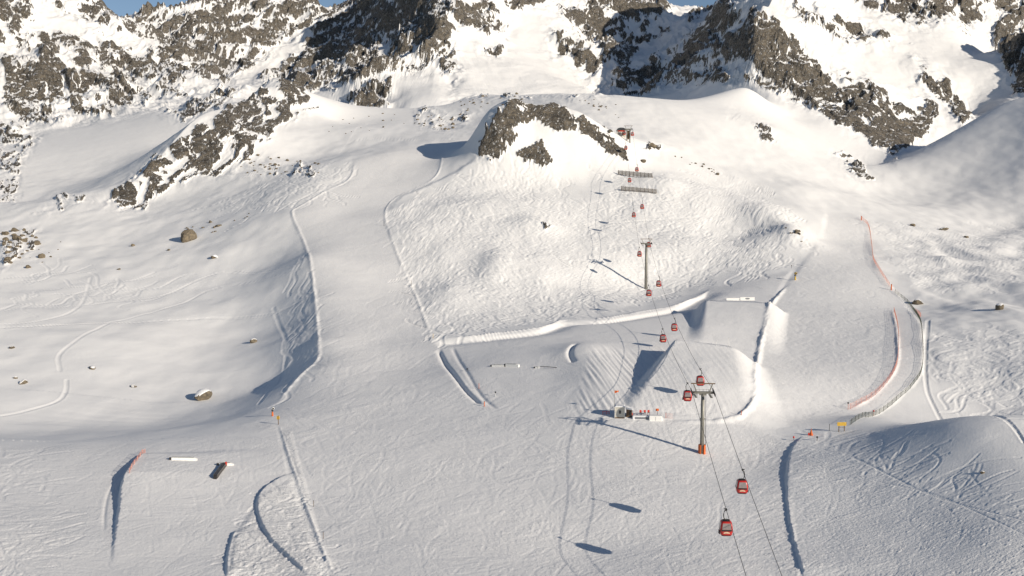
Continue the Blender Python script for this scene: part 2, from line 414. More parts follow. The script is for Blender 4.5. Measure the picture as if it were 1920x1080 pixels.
# ------------------------------------------------------------------ rock faces
PXG, PYG = ut_pix(UG, ZG / YG)
ROCK = [ # polygon, density, strata, ymin, ymax
 ([(0,95),(60,60),(200,65),(310,110),(420,170),(330,190),(240,215),(130,245),(30,230),(0,200)], .47, 1, 1050, 2000),
 ([(70,0),(220,-10),(300,90),(200,70),(100,20)], .34, 1, 1100, 2100),
 ([(-40,200),(70,250),(50,300),(30,380),(-40,395)], .5, 1, 600, 1300),
 ([(-40,-40),(60,-40),(70,40),(20,90),(-40,90)], .4, 1, 1050, 2100),
 ([(235,10),(330,-10),(610,-10),(590,50),(520,90),(420,170),(310,150),(250,60)], .38, 2, 1300, 2600),
 ([(190,375),(290,290),(380,225),(440,185),(505,140),(570,165),(600,205),(540,230),(500,262),(470,300),(420,330),(330,345),(275,394),(222,396)], .47, 2, 560, 960),
 ([(300,200),(420,170),(470,165),(440,195),(340,240)], .45, 2, 800, 1700),
 ([(590,30),(660,-10),(845,-10),(852,90),(800,132),(640,155),(560,175),(480,155),(560,100)], .60, 2, 1150, 2600),
 ([(620,195),(690,150),(740,150),(735,200),(680,212),(640,218)], .5, 1, 950, 1400),
 ([(828,85),(862,105),(862,150),(845,158),(826,130)], .6, 1, 1000, 1800),
 ([(820,-10),(900,-10),(950,40),(940,80),(880,60),(840,70)], .45, 1, 1200, 2300),
 ([(900,90),(945,92),(935,108),(905,100)], .6, 1, 1100, 1800),
 ([(1040,10),(1140,-10),(1265,-10),(1258,60),(1215,90),(1170,120),(1090,145),(1075,110),(1055,60)], .48, 0, 1100, 2300),
 ([(930,-10),(1050,-10),(1030,20),(960,15)], .5, 0, 1200, 2300),
 ([(1030,60),(1080,65),(1082,110),(1045,110)], .45, 0, 1100, 2300),
 ([(1110,150),(1200,110),(1265,75),(1290,20),(1400,-10),(1445,40),(1420,110),(1380,150),(1240,168),(1200,186),(1115,168)], .42, 2, 980, 2600),
 ([(1425,30),(1480,60),(1530,100),(1620,150),(1700,190),(1760,200),(1755,240),(1695,285),(1682,305),(1620,262),(1540,217),(1440,165),(1398,140)], .66, 1, 800, 1500),
 ([(1470,-10),(1620,50),(1690,80),(1600,88),(1500,55)], .5, 1, 950, 1700),
 ([(1550,-30),(1780,-20),(1805,20),(1720,50),(1640,30)], .46, 1, 1100, 1900),
 ([(1715,110),(1790,160),(1832,210),(1802,248),(1780,215),(1725,160)], .62, 1, 900, 1500),
 ([(1565,288),(1620,300),(1645,335),(1605,342),(1578,312)], .62, 1, 700, 1100),
 ([(1408,228),(1440,232),(1458,265),(1430,268)], .75, 1, 700, 1100),
 ([(1370,208),(1395,215),(1395,222),(1375,220)], .6, 1, 700, 1100),
 ([(1780,-10),(1850,-10),(1865,40),(1800,55)], .45, 1, 1000, 1900),
 ([(1865,-20),(2050,-20),(2050,190),(1900,170),(1860,80)], .5, 2, 900, 1900),
 ([(903,292),(898,262),(928,215),(960,186),(1020,180),(1062,200),(1085,242),(1050,252),(1000,225),(970,240),(955,285),(925,302)], .78, 1, 560, 800),
 ([(1078,222),(1130,236),(1180,290),(1168,303),(1120,268),(1090,250)], .8, 1, 560, 800),
 ([(970,282),(1020,262),(1045,300),(1012,318),(985,305)], .52, 1, 560, 800),
 ([(1474,424),(1500,440),(1516,462),(1500,460)], .42, 1, 400, 700),
 ([(1205,262),(1250,275),(1240,286),(1210,280)], .5, 1, 560, 800),
 ([(1008,410),(1035,425),(1030,438),(1010,430)], .35, 1, 400, 700),
 ([(850,172),(1140,172),(1140,188),(850,186)], .26, 0, 700, 1100),
 ([(780,205),(900,210),(860,245),(790,240)], .16, 0, 650, 1000),
 ([(0,436),(70,428),(66,470),(0,505)], .36, 0, 400, 700),
 ([(180,372),(130,362),(60,400),(140,392)], .3, 0, 500, 720),
 ([(480,300),(610,310),(600,332),(420,330)], .15, 0, 550, 800),
]
S = ZG + 0.55 * YG
sc = np.clip(YG / 1250, 0.34, 1.5)                 # rock pieces are about as large as the faces they break from
def rot(a, b, ang):
    c, s_ = math.cos(ang), math.sin(ang)
    return a * c + b * s_, -a * s_ + b * c
warp = fbm(XG / 40, S / 40, 3, seed=70) * 14
a1, b1 = rot(XG + warp, S + warp, R(-38)); a2, b2 = rot(XG + warp, S - warp, R(48))
N0 = fbm(XG / (30 * sc), S / (24 * sc), 6, 0.68, seed=71)
N1 = fbm(a1 / (58 * sc), b1 / (15 * sc), 6, 0.68, seed=81)
N2 = fbm(a2 / (48 * sc), b2 / (17 * sc), 6, 0.68, seed=91)
rib1 = ridged(a1 / (135 * sc), b1 / (27 * sc), 5, 0.55, seed=201) - 0.42
rib2 = ridged(a2 / (135 * sc), b2 / (27 * sc), 5, 0.55, seed=211) - 0.42
NN = [N0 + 0.2 * rib1, N1 * 0.6 + N0 * 0.35 + 0.45 * rib1, N2 * 0.6 + N0 * 0.35 + 0.45 * rib2]
ribz = np.zeros(XG.shape, np.float32)
from statistics import NormalDist
jx = 11 * fbm(XG / (22 * sc), S / (22 * sc), 3, 0.6, seed=171) + 0.0; jy = 9 * fbm(XG / (22 * sc), S / (22 * sc), 3, 0.6, seed=181)
val = np.full(XG.shape, -2.0, np.float32); wide = np.zeros(XG.shape, np.float32)
for poly, d, k, y0, y1 in ROCK:
    sz = 14 if y0 > 650 else 7
    w = poly_soft(poly, sz, PXG + jx * 1.8, PYG + jy * 1.8) * sstep(y0 - 40, y0 + 40, YG) * sstep(y1 + 40, y1 - 40, YG)
    v = NN[k] + 0.27 * NormalDist().inv_cdf(min(d + 0.07, 0.93)) - (1 - w) * 0.8
    val = np.where(w > 0, np.maximum(val, v), val)
    ribz = ribz + w * ((rib2 if k == 2 else rib1) - ribz)
    wide = np.maximum(wide, poly_soft(poly, 40) * sstep(y0 - 120, y0 + 40, YG) * sstep(y1 + 120, y1 - 40, YG))
far0 = sstep(950, 1200, YG)
val = np.maximum(val, np.where(wide > 0.15, N1 * 0.6 + N0 * 0.6 - 0.42 + 0.2 * wide, -2.0) * far0 - (1 - far0) * 2)
rock = sstep(-0.05, 0.07, val)
far = sstep(880, 1150, YG)
# big relief of the mountains, crags on the rock
ZG += far * wide * (26 * (ridged(a2 / 170, b2 / 150, 4, seed=101) - 0.45)) + far * (1 - wide) * 6 * fbm(XG / 120, S / 120, 3, seed=104) + far * (0.4 + 0.6 * wide) * 2.6 * fbm(a2 / 34, b2 / 22, 4, 0.6, seed=191)
ZG += sc * (far * 0.7 + 0.3) * 13 * ribz
crag = ridged(a1 / (34 * sc), b1 / (20 * sc), 5, 0.58, seed=111) - 0.4
crag2 = fbm(XG / (9 * sc), S / (9 * sc), 3, 0.6, seed=121)
ZG += sc * wide * (far * 0.45 + 0.75) * (5.0 * crag * (0.35 + 0.65 * rock) + 2.2 * crag2 * (0.15 + 0.85 * rock)) + sc * rock * 2.2
# snow caught on the ledges
gu = np.gradient(ZG, axis=1) / np.maximum(np.gradient(YG, axis=1), 1e-3)
gx = np.gradient(ZG, axis=0) / np.gradient(XG, axis=0)
gx = gx - gu * np.gradient(YG, axis=0) / np.gradient(XG, axis=0)
slope = np.sqrt(gu ** 2 + gx ** 2)
ledge = fbm(a1 / (34 * sc), b1 / (4.5 * sc), 4, 0.6, seed=131)
gully = fbm((XG + 0.45 * S + 1.5 * warp) / (13 * sc), (S - 0.3 * XG) / (30 * sc), 4, 0.65, seed=136)
rock = rock * np.where(far > 0.5, sstep(0.42, 0.72, slope + 0.3 * crag2), sstep(0.22, 0.5, slope + 0.25 * crag2))
rock = rock * sstep(0.30, 0.16, ledge - 0.06) * sstep(0.46, 0.30, gully)
extra = sstep(1.35, 1.8, slope) * far * wide
rock = np.clip(np.maximum(rock, extra), 0, 1)
print('rock', time.time() - T0)

# ------------------------------------------------------------------ ski tracks carved into the snow
GROOVE = np.zeros(XG.shape, np.float32); RIM = np.zeros(XG.shape, np.float32)
def carve(pts, depth, hw):
    """pts: (n,2) world path, closely spaced"""
    x, y = pts[:, 0], pts[:, 1]
    ok = (y > 110) & (y < 1000) & (np.abs(x / y) < 0.58)
    x, y = x[ok], y[ok]
    if not len(x): return
    i, j = gridpos(x, y)
    for di in range(-3, 4):
        for dj in range(-4, 4):
            a = np.clip(i + di, 0, NC - 1); b = np.clip(j + dj, 0, NR - 1)
            d = np.hypot(XG[a, b] - x, YG[a, b] - y) / hw
            np.maximum.at(GROOVE, (a, b), (depth * np.clip(1 - d * d, 0, 1)).astype(np.float32))
            np.maximum.at(RIM, (a, b), (depth * np.exp(-((d - 1.5) / 0.5) ** 2)).astype(np.float32))
PTS = []
def dense(P, stp=0.35):
    P = np.asarray(P); seg = np.hypot(*np.diff(P, axis=0).T); s = np.concatenate([[0], np.cumsum(seg)])
    q = np.arange(0, s[-1], stp)
    return np.stack([np.interp(q, s, P[:, 0]), np.interp(q, s, P[:, 1])], 1)
def zone_tracks(poly, nn, ln, amp, wl, depth, hw, spread=0.5, down=None):
    P = np.array(poly, float); k = 0; tries = 0; out = []
    while k < nn and tries < nn * 20:
        tries += 1
        px = rnd.uniform(P[:, 0].min(), P[:, 0].max()); py = rnd.uniform(P[:, 1].min(), P[:, 1].max())
        c = False
        for i in range(len(P)):
            p, q = P[i], P[i-1]
            if (p[1] > py) != (q[1] > py) and px < (q[0]-p[0])*(py-p[1])/(q[1]-p[1])+p[0]: c = not c
        if not c: continue
        k += 1
        g = ground(px, py)
        if down is None:
            e = 6.0; h0 = height(g[0], g[1], ZB)
            dx = (height(g[0]+e, g[1], ZB)-h0)/e; dy = (height(g[0], g[1]+e, ZB)-h0)/e
            ang = math.atan2(-dy, -dx)
        else: ang = down
        ang += rnd.gauss(0, spread)
        L_ = rnd.uniform(0.4, 1.3) * ln; A_ = amp * rnd.uniform(0.3, 1.4); w_ = wl * rnd.uniform(0.6, 1.6); ph = rnd.uniform(0, 6.3)
        s = np.arange(-L_/2, L_/2, 0.35); turn = rnd.gauss(0, 0.35)
        th = ang + turn * s / ln
        sx = np.cumsum(np.cos(th)) * 0.35; sy = np.cumsum(np.sin(th)) * 0.35
        sx -= sx.mean(); sy -= sy.mean()
        lat = A_ * np.sin(s / w_ * 6.283 + ph + 0.8 * np.sin(s / w_ * 1.9 + ph))
        x = g[0] + sx - np.sin(th) * lat; y = g[1] + sy + np.cos(th) * lat
        out.append((np.stack([x, y], 1), depth * rnd.uniform(0.4, 1.2), hw))
    return out
TR = []
TR += zone_tracks([(740,400),(900,325),(1000,330),(1180,420),(1210,560),(1000,605),(830,625),(770,520)], 800, 36, 1.5, 16, 0.21, 0.28, 0.5)
TR += zone_tracks([(1100,330),(1400,330),(1520,440),(1480,500),(1250,540),(1180,430)], 260, 34, 3.0, 16, 0.22, 0.32, 0.5)
TR += zone_tracks([(1490,830),(1560,850),(1720,925),(1930,1000),(1930,1085),(1510,1085)], 420, 34, 2.0, 22, 0.075, 0.16, 0.45)
TR += zone_tracks([(1740,590),(1960,640),(1960,790),(1800,740)], 80, 36, 3.5, 20, 0.12, 0.26, 0.6)
TR += zone_tracks([(1640,430),(1920,425),(1950,500),(1850,540),(1700,520)], 150, 40, 3.0, 16, 0.12, 0.4, 0.6)
TR += zone_tracks([(550,470),(590,560),(594,680),(530,735),(545,620)], 34, 40, 1.2, 20, 0.16, 0.3, 0.12, R(-88))
TR += zone_tracks([(490,930),(545,905),(615,1085),(440,1085),(440,1030)], 130, 9, 1.0, 7, 0.13, 0.2, 1.2)
TR += zone_tracks([(0,840),(70,850),(50,1085),(0,1085)], 90, 20, 1.2, 12, 0.09, 0.2, 0.6)
TR += zone_tracks([(0,480),(180,480),(300,560),(0,600)], 26, 50, 4, 26, 0.18, 0.42, 0.6)
TR += zone_tracks([(560,320),(660,300),(640,360),(480,400),(380,380)], 60, 40, 2, 20, 0.22, 0.5, 0.8)
TR += zone_tracks([(600,900),(1450,900),(1480,1085),(630,1085)], 420, 22, 1.6, 24, 0.036, 0.17, 0.8)
TR += zone_tracks([(600,560),(780,560),(900,780),(1450,800),(1450,900),(560,880),(540,760)], 420, 26, 1.6, 26, 0.04, 0.22, 0.8)
TR += zone_tracks([(1440,780),(1440,640),(1500,520),(1600,440),(1660,560),(1670,700),(1590,770)], 520, 14, 1.2, 16, 0.045, 0.28, 0.7)
TR += zone_tracks([(80,850),(500,820),(560,950),(430,1080),(80,1080)], 170, 20, 1.2, 16, 0.03, 0.22, 0.7)
for p, d in [([(0,612),(150,603),(250,597),(400,580),(520,570),(585,552)], .42), ([(150,570),(300,545),(420,502),(560,490)], .28), ([(205,598),(330,560),(420,520),(560,500)], .25),
          ([(0,606),(90,596),(150,570),(170,520)], .25), ([(205,600),(150,630),(112,660),(112,690)], .25), ([(125,705),(122,730),(100,752),(0,778)], .3), ([(512,560),(535,620),(530,690),(485,752)], .25),
          ([(1130,420),(1250,410),(1420,392)], .5), ([(1000,335),(1100,322),(1300,345),(1400,340)], .35), ([(1740,600),(1735,700),(1760,780),(1920,830)], .3), ([(1480,590),(1660,600)], .0),
          ([(930,345),(960,390),(1000,430)], .3), ([(850,340),(905,370),(935,420)], .3), ([(640,270),(700,258),(780,262),(880,262)], .3), ([(1640,905),(1760,930),(1920,1000)], .2), ([(1600,860),(1750,930),(1920,975)], .2)]:
    TR.append((dense(line_w(p)), d * 0.6, 0.4 if p[0][1] < 500 else 0.26))
for p, d, w in TR:
    pass
# all tracks at once, grouped by width
for hw in sorted({w for _, _, w in TR}):
    P_ = np.concatenate([p for p, d, w in TR if w == hw]); D_ = np.concatenate([np.full(len(p), d) for p, d, w in TR if w == hw])
    x, y = P_[:, 0], P_[:, 1]
    ok = (y > 110) & (y < 1000) & (np.abs(x / np.maximum(y, 1)) < 0.58)
    x, y, D_ = x[ok], y[ok], D_[ok]
    i, j = gridpos(x, y)
    for di in range(-3, 4):
        for dj in range(-3, 3):
            a = np.clip(i + di, 0, NC - 1); b = np.clip(j + dj, 0, NR - 1)
            d = np.hypot(XG[a, b] - x, YG[a, b] - y)
            hwv = np.maximum(hw, np.minimum(0.95 * np.abs(YG[i, np.minimum(j + 1, NR - 1)] - YG[i, j]), 0.85))
            d = d / hwv
            np.maximum.at(GROOVE, (a, b), (D_ * np.clip(1 - d * d, 0, 1)).astype(np.float32))
            np.maximum.at(RIM, (a, b), (D_ * np.exp(-((d - 1.5) / 0.45) ** 2)).astype(np.float32))
ZG += np.where(GROOVE > 0.01, -GROOVE, 0.28 * RIM) * (1 - rock)
print('tracks', time.time() - T0)
# chopped-up snow (attribute for the fine relief)
chop = np.clip(0.6 * poly_soft([(1490,830),(1560,850),(1720,930),(1960,1010),(1960,1085),(1510,1085)], 30) + poly_soft([(490,930),(545,900),(530,810),(545,810),(620,1085),(430,1085),(440,1010)], 5)
     + 0.45 * poly_soft([(740,400),(900,330),(1180,330),(1500,400),(1480,500),(1250,560),(1000,605),(830,625),(770,520)], 15)
     + 0.25 * poly_soft([(560,470),(595,560),(595,680),(530,740),(560,600)], 8)
     + 0.12 * poly_soft([(1640,430),(1960,430),(1960,860),(1760,780),(1740,560)], 20), 0, 1)
chop = np.clip(chop, 0, 1) * (YG < 760)

# ------------------------------------------------------------------ materials
def mat_new(name):
    m = bpy.data.materials.new(name); m.use_nodes = True
    nt = m.node_tree; b = nt.nodes['Principled BSDF']
    return m, nt, b
def nd(nt, t, **kw):
    n_ = nt.nodes.new(t)
    for k, v in kw.items():
        if k in n_.inputs: n_.inputs[k].default_value = v
        else: setattr(n_, k, v)
    return n_
def mth(nt, op, a, b=None, c=None):
    n_ = nt.nodes.new('ShaderNodeMath'); n_.operation = op
    for i, v in enumerate((a, b, c)):
        if v is None: continue
        if isinstance(v, (int, float)): n_.inputs[i].default_value = v
        else: nt.links.new(v, n_.inputs[i])
    return n_.outputs[0]
def noise(nt, vec, scale, detail=4, rough=0.55, dist=0.0):
    n_ = nd(nt, 'ShaderNodeTexNoise', Scale=scale, Detail=detail, Roughness=rough, Distortion=dist)
    nt.links.new(vec, n_.inputs['Vector'])
    return n_.outputs['Fac']
SNOW, nt, bs = mat_new('snow_and_rock')
lk = nt.links.new
geo = nd(nt, 'ShaderNodeNewGeometry'); pos = geo.outputs['Position']
at_r = nd(nt, 'ShaderNodeAttribute', attribute_name='rock').outputs['Fac']
at_g = nd(nt, 'ShaderNodeAttribute', attribute_name='groom').outputs['Fac']
at_c = nd(nt, 'ShaderNodeAttribute', attribute_name='chop').outputs['Fac']
mp = nd(nt, 'ShaderNodeMapping'); mp.inputs['Scale'].default_value = (1.0, 0.45, 0.6); mp.inputs['Rotation'].default_value = (0, 0, R(18)); lk(pos, mp.inputs['Vector'])
mp2 = nd(nt, 'ShaderNodeMapping'); mp2.inputs['Scale'].default_value = (0.5, 1.0, 0.6); mp2.inputs['Rotation'].default_value = (0, 0, R(-25)); lk(pos, mp2.inputs['Vector'])
nA = noise(nt, mp.outputs[0], 0.8, 5, 0.6, 1.6)
nB = noise(nt, mp2.outputs[0], 0.6, 5, 0.6, 2.2)
nC = noise(nt, pos, 2.2, 3, 0.6, 0.5)
nD = noise(nt, pos, 0.09, 3, 0.5, 0.4)
pn = noise(nt, pos, 0.05, 4, 0.6, 1.2)
pm = nd(nt, 'ShaderNodeMapRange'); pm.inputs['From Min'].default_value = 0.35; pm.inputs['From Max'].default_value = 0.68; pm.inputs['To Min'].default_value = 0.3; pm.inputs['To Max'].default_value = 1.5; lk(pn, pm.inputs['Value'])
grm = mth(nt, 'MULTIPLY', mth(nt, 'MULTIPLY', at_g, pm.outputs[0]), mth(nt, 'ADD', mth(nt, 'MULTIPLY', nA, 0.075), mth(nt, 'MULTIPLY', nB, 0.085)))
chp = mth(nt, 'MULTIPLY', at_c, mth(nt, 'ADD', mth(nt, 'MULTIPLY', nB, 0.22), mth(nt, 'MULTIPLY', nC, 0.10)))
fin = mth(nt, 'ADD', mth(nt, 'MULTIPLY', nC, 0.035), mth(nt, 'MULTIPLY', nD, 0.3))
hs = mth(nt, 'ADD', mth(nt, 'ADD', grm, chp), fin)
r1 = noise(nt, pos, 0.16, 8, 0.68, 0.6)
mpr = nd(nt, 'ShaderNodeMapping'); mpr.inputs['Scale'].default_value = (1.0, 1.0, 0.35); mpr.inputs['Rotation'].default_value = (R(20), R(32), 0); lk(pos, mpr.inputs['Vector'])
r2 = noise(nt, mpr.outputs[0], 0.35, 7, 0.7, 0.3)
rfac0 = mth(nt, 'ADD', at_r, mth(nt, 'MULTIPLY', mth(nt, 'SUBTRACT', r2, 0.5), 2.3))
rfac = nd(nt, 'ShaderNodeMapRange'); rfac.inputs['From Min'].default_value = 0.46; rfac.inputs['From Max'].default_value = 0.56; lk(rfac0, rfac.inputs['Value'])
dn = noise(nt, mpr.outputs[0], 0.75, 5, 0.65, 0.4)
dr = nd(nt, 'ShaderNodeMapRange'); dr.inputs['From Min'].default_value = 0.53; dr.inputs['From Max'].default_value = 0.63; dr.inputs['To Min'].default_value = 1.0; dr.inputs['To Max'].default_value = 0.25; lk(dn, dr.inputs['Value'])
rocky = mth(nt, 'MULTIPLY', mth(nt, 'MULTIPLY', rfac.outputs[0], dr.outputs[0]), mth(nt, 'GREATER_THAN', at_r, 0.02))
hr = mth(nt, 'ADD', mth(nt, 'MULTIPLY', r1, 5.0), mth(nt, 'MULTIPLY', r2, 2.0))
hmix = nd(nt, 'ShaderNodeMix'); hmix.data_type = 'FLOAT'; lk(rocky, hmix.inputs[0]); lk(hs, hmix.inputs[2]); lk(hr, hmix.inputs[3])
bp = nd(nt, 'ShaderNodeBump', Strength=1.0, Distance=1.0); lk(hmix.outputs[0], bp.inputs['Height']); lk(bp.outputs[0], bs.inputs['Normal'])
cr = nd(nt, 'ShaderNodeValToRGB'); lk(r1, cr.inputs[0])
e = cr.color_ramp.elements; e[0].position = 0.3; e[0].color = (0.045, 0.042, 0.037, 1); e[1].position = 0.72; e[1].color = (0.33, 0.28, 0.215, 1)
e2 = cr.color_ramp.elements.new(0.5); e2.color = (0.165, 0.142, 0.112, 1)
cs = nd(nt, 'ShaderNodeValToRGB'); lk(nD, cs.inputs[0])
cs.color_ramp.elements[0].color = (0.84, 0.828, 0.81, 1); cs.color_ramp.elements[1].color = (0.90, 0.886, 0.868, 1)
cm = nd(nt, 'ShaderNodeMix'); cm.data_type = 'RGBA'; lk(rocky, cm.inputs[0]); lk(cs.outputs[0], cm.inputs[6]); lk(cr.outputs[0], cm.inputs[7])
gm = nd(nt, 'ShaderNodeMix'); gm.data_type = 'RGBA'; gm.blend_type = 'MULTIPLY'; gm.inputs[7].default_value = (0.94, 0.94, 0.945, 1)
lk(at_g, gm.inputs[0]); lk(cm.outputs[2], gm.inputs[6]); lk(gm.outputs[2], bs.inputs['Base Color'])
bs.inputs['Roughness'].default_value = 0.75
bs.inputs['Specular IOR Level'].default_value = 0.25
# ------------------------------------------------------------------ split the terrain into the pieces of the setting
PXG, PYG = ut_pix(UG, ZG / YG)
V = np.stack([XG, YG, ZG], -1)
du = np.gradient(V, axis=0); dv = np.gradient(V, axis=1)
NRM = np.cross(du, dv); NRM /= np.linalg.norm(NRM, axis=2, keepdims=True)
NRM[NRM[..., 2] < 0] *= -1
reg = np.zeros(XG.shape, np.int8)
def inside(poly): return poly_soft(poly, 0.5) > 0.5
wob = 10 * fbm(XG / 60, YG / 60, 2, seed=140)
fy = YG + wob * 4
ismt = fy > 985
pxm = PXG
gul1 = np.interp(PYG, [-100, 10, 100, 200, 260], [225, 235, 290, 330, 330]); gul2 = np.interp(PYG, [-100, 20, 100, 160, 260], [610, 602, 520, 480, 470]); gul3 = np.interp(PYG, [-100, 0, 60, 165, 260], [1290, 1285, 1255, 1110, 1100])
reg[ismt & (pxm < gul1)] = 1
reg[ismt & (pxm >= gul1) & (pxm < gul2)] = 2
reg[ismt & (pxm >= gul2) & (pxm < gul3)] = 3
reg[(ismt | ((PXG > 1420) & (fy > 900))) & (pxm >= gul3)] = 4
reg[(reg == 0) & (YG > 560) & inside([(215,395),(195,370),(300,295),(380,235),(440,190),(505,140),(570,170),(650,215),(560,290),(430,328),(340,345),(275,392)])] = 5
reg[(YG > 560) & (YG < 820) & inside([(895,305),(893,260),(925,210),(960,178),(1025,172),(1075,205),(1130,230),(1185,292),(1165,310),(1090,300),(1010,325),(960,300)])] = 6
reg[(reg != 4) & (YG > 690) & (YG < 1000) & inside([(1630,365),(1700,305),(1760,255),(1880,185),(2300,90),(2300,420),(1900,415),(1760,385)])] = 7
reg[(YG < 760) & (gro1 > 0.5)] = 8
reg[(YG < 640) & (gro2 > 0.5)] = 9
reg[(YG < 480) & (park > 0.5) & (reg == 0)] = 10
reg[(YG < 262) & (lpark > 0.5) & (reg == 0)] = 11
reg[(YG < 240) & (PXG > 1474) & (reg == 0) & (PYG > 795)] = 12
REG = {0: ('snow_slope', 'open snow slope with ski tracks, drifts and scattered rocks around the groomed runs'),
 1: ('mountain', 'sunlit mountain with diagonal brown rock bands at the upper left'),
 2: ('mountain', 'farther pale mountain wall with gullies rising to the sky between two peaks'),
 3: ('mountain', 'mountain with a dark shaded rock face and a bright snow bowl beside it'),
 4: ('mountain', 'mountain with a shaded left flank and brown cliff band at the upper right'),
 5: ('rocky_ridge', 'low snowy ridge with broken brown rocks left of the groomed run'),
 6: ('rocky_knoll', 'steep dark rock knoll capped with snow above the gondola hill'),
 7: ('snow_hill', 'smooth grey snow hillside without rocks at the right edge'),
 8: ('ski_piste', 'wide groomed ski run curving down the left and across the foreground'),
 9: ('ski_piste', 'groomed ski run on the right beside the orange nets'),
 10: ('terrain_park', 'snow park with two big jump landings below the gondola hill'),
 11: ('terrain_park', 'snow park ground with a small jump in the lower left corner'),
 12: ('snow_mound', 'grey tracked snow mound in the lower right corner')}
idx = np.arange(NC * NR).reshape(NC, NR)
Q = np.stack([idx[:-1, :-1], idx[1:, :-1], idx[1:, 1:], idx[:-1, 1:]], -1).reshape(-1, 4)
FR = reg[:-1, :-1].ravel()
co = V.reshape(-1, 3).astype(np.float32); nr = NRM.reshape(-1, 3).astype(np.float32)
ATT = {'rock': rock.ravel().astype(np.float32), 'groom': (groom * (1 - rock)).ravel().astype(np.float32), 'chop': chop.ravel().astype(np.float32)}
for k, (nm, lb) in REG.items():
    q = Q[FR == k]
    if not len(q): continue
    used, inv = np.unique(q.ravel(), return_inverse=True)
    me = bpy.data.meshes.new(nm)
    me.vertices.add(len(used)); me.vertices.foreach_set('co', co[used].ravel())
    me.loops.add(q.size); me.loops.foreach_set('vertex_index', inv.astype(np.int32).ravel())
    me.polygons.add(len(q)); me.polygons.foreach_set('loop_start', np.arange(0, q.size, 4, dtype=np.int32))
    me.update(calc_edges=True)
    me.polygons.foreach_set('use_smooth', np.ones(len(q), bool))
    for an, av in ATT.items():
        a = me.attributes.new(an, 'FLOAT', 'POINT'); a.data.foreach_set('value', av[used])
    a = me.attributes.new('custom_normal', 'FLOAT_VECTOR', 'POINT'); a.data.foreach_set('vector', nr[used].ravel())
    me.materials.append(SNOW)
    ob = bpy.data.objects.new(nm, me); COL.objects.link(ob)
    ob['kind'] = 'structure'; ob['label'] = lb
print('terrain built', time.time() - T0)

# ------------------------------------------------------------------ small builders
def paint(name, col, rough=0.5, metal=0.0, var=0.12, scale=3.0, bumpd=0.0):
    m, nt, b = mat_new(name)
    g = nd(nt, 'ShaderNodeTexCoord')
    nf = noise(nt, g.outputs['Object'], scale, 5, 0.6)
    r = nd(nt, 'ShaderNodeValToRGB'); nt.links.new(nf, r.inputs[0])
    r.color_ramp.elements[0].position = 0.3; r.color_ramp.elements[1].position = 0.7
    r.color_ramp.elements[0].color = tuple(c * (1 - var) for c in col) + (1,); r.color_ramp.elements[1].color = tuple(min(c * (1 + var), 1) for c in col) + (1,)
    nt.links.new(r.outputs[0], b.inputs['Base Color'])
    b.inputs['Roughness'].default_value = rough; b.inputs['Metallic'].default_value = metal
    if bumpd:
        bb = nd(nt, 'ShaderNodeBump', Distance=bumpd); nt.links.new(nf, bb.inputs['Height']); nt.links.new(bb.outputs[0], b.inputs['Normal'])
    return m
M = dict(
 red=paint('cabin_red', (0.50, 0.03, 0.025), 0.35), glass=paint('cabin_glass', (0.26, 0.225, 0.225), 0.12, 0, 0.15), dark=paint('dark_trim', (0.022, 0.02, 0.02), 0.5),
 steel=paint('galvanised_steel', (0.24, 0.23, 0.20), 0.5, 0.35), dsteel=paint('dark_steel', (0.09, 0.08, 0.075), 0.5, 0.4), rope=paint('steel_rope', (0.05, 0.05, 0.055), 0.6, 0.3),
 orange=paint('orange_pad', (0.62, 0.13, 0.025), 0.6), white=paint('white_plastic', (0.8, 0.79, 0.76), 0.5, 0, 0.04), cream=paint('hut_panel', (0.55, 0.52, 0.45), 0.7, 0, 0.06),
 brown=paint('brown_wood', (0.15, 0.095, 0.055), 0.8, 0, 0.3, 6), grey=paint('weathered_board', (0.26, 0.235, 0.21), 0.85, 0, 0.25, 5), yellow=paint('yellow_board', (0.62, 0.38, 0.03), 0.55, 0, 0.12),
 netred=paint('red_net', (0.66, 0.30, 0.23), 0.7), netdark=paint('dark_green_net', (0.05, 0.07, 0.045), 0.7), signred=paint('sign_red', (0.6, 0.05, 0.03), 0.6), cap=paint('snow_cap', (0.82, 0.815, 0.81), 0.8, 0, 0.03, 1.0, 0.1),
 emblem=paint('pale_emblem', (0.72, 0.62, 0.42), 0.5, 0, 0.05), roofdark=paint('dark_roof', (0.06, 0.065, 0.07), 0.4, 0.2), bluegrey=paint('sign_grey', (0.18, 0.19, 0.21), 0.6))
BO, bnt, bbs = mat_new('boulder_rock')
tc = nd(bnt, 'ShaderNodeNewGeometry')
bn = noise(bnt, tc.outputs['Position'], 0.9, 8, 0.65, 0.4)
br = nd(bnt, 'ShaderNodeValToRGB'); bnt.links.new(bn, br.inputs[0])
br.color_ramp.elements[0].position = 0.3; br.color_ramp.elements[0].color = (0.06, 0.052, 0.04, 1); br.color_ramp.elements[1].position = 0.7; br.color_ramp.elements[1].color = (0.25, 0.20, 0.135, 1)
bnt.links.new(br.outputs[0], bbs.inputs['Base Color']); bbs.inputs['Roughness'].default_value = 0.9
bbp = nd(bnt, 'ShaderNodeBump', Distance=0.35); bnt.links.new(bn, bbp.inputs['Height']); bnt.links.new(bbp.outputs[0], bbs.inputs['Normal'])
M['rock'] = BO

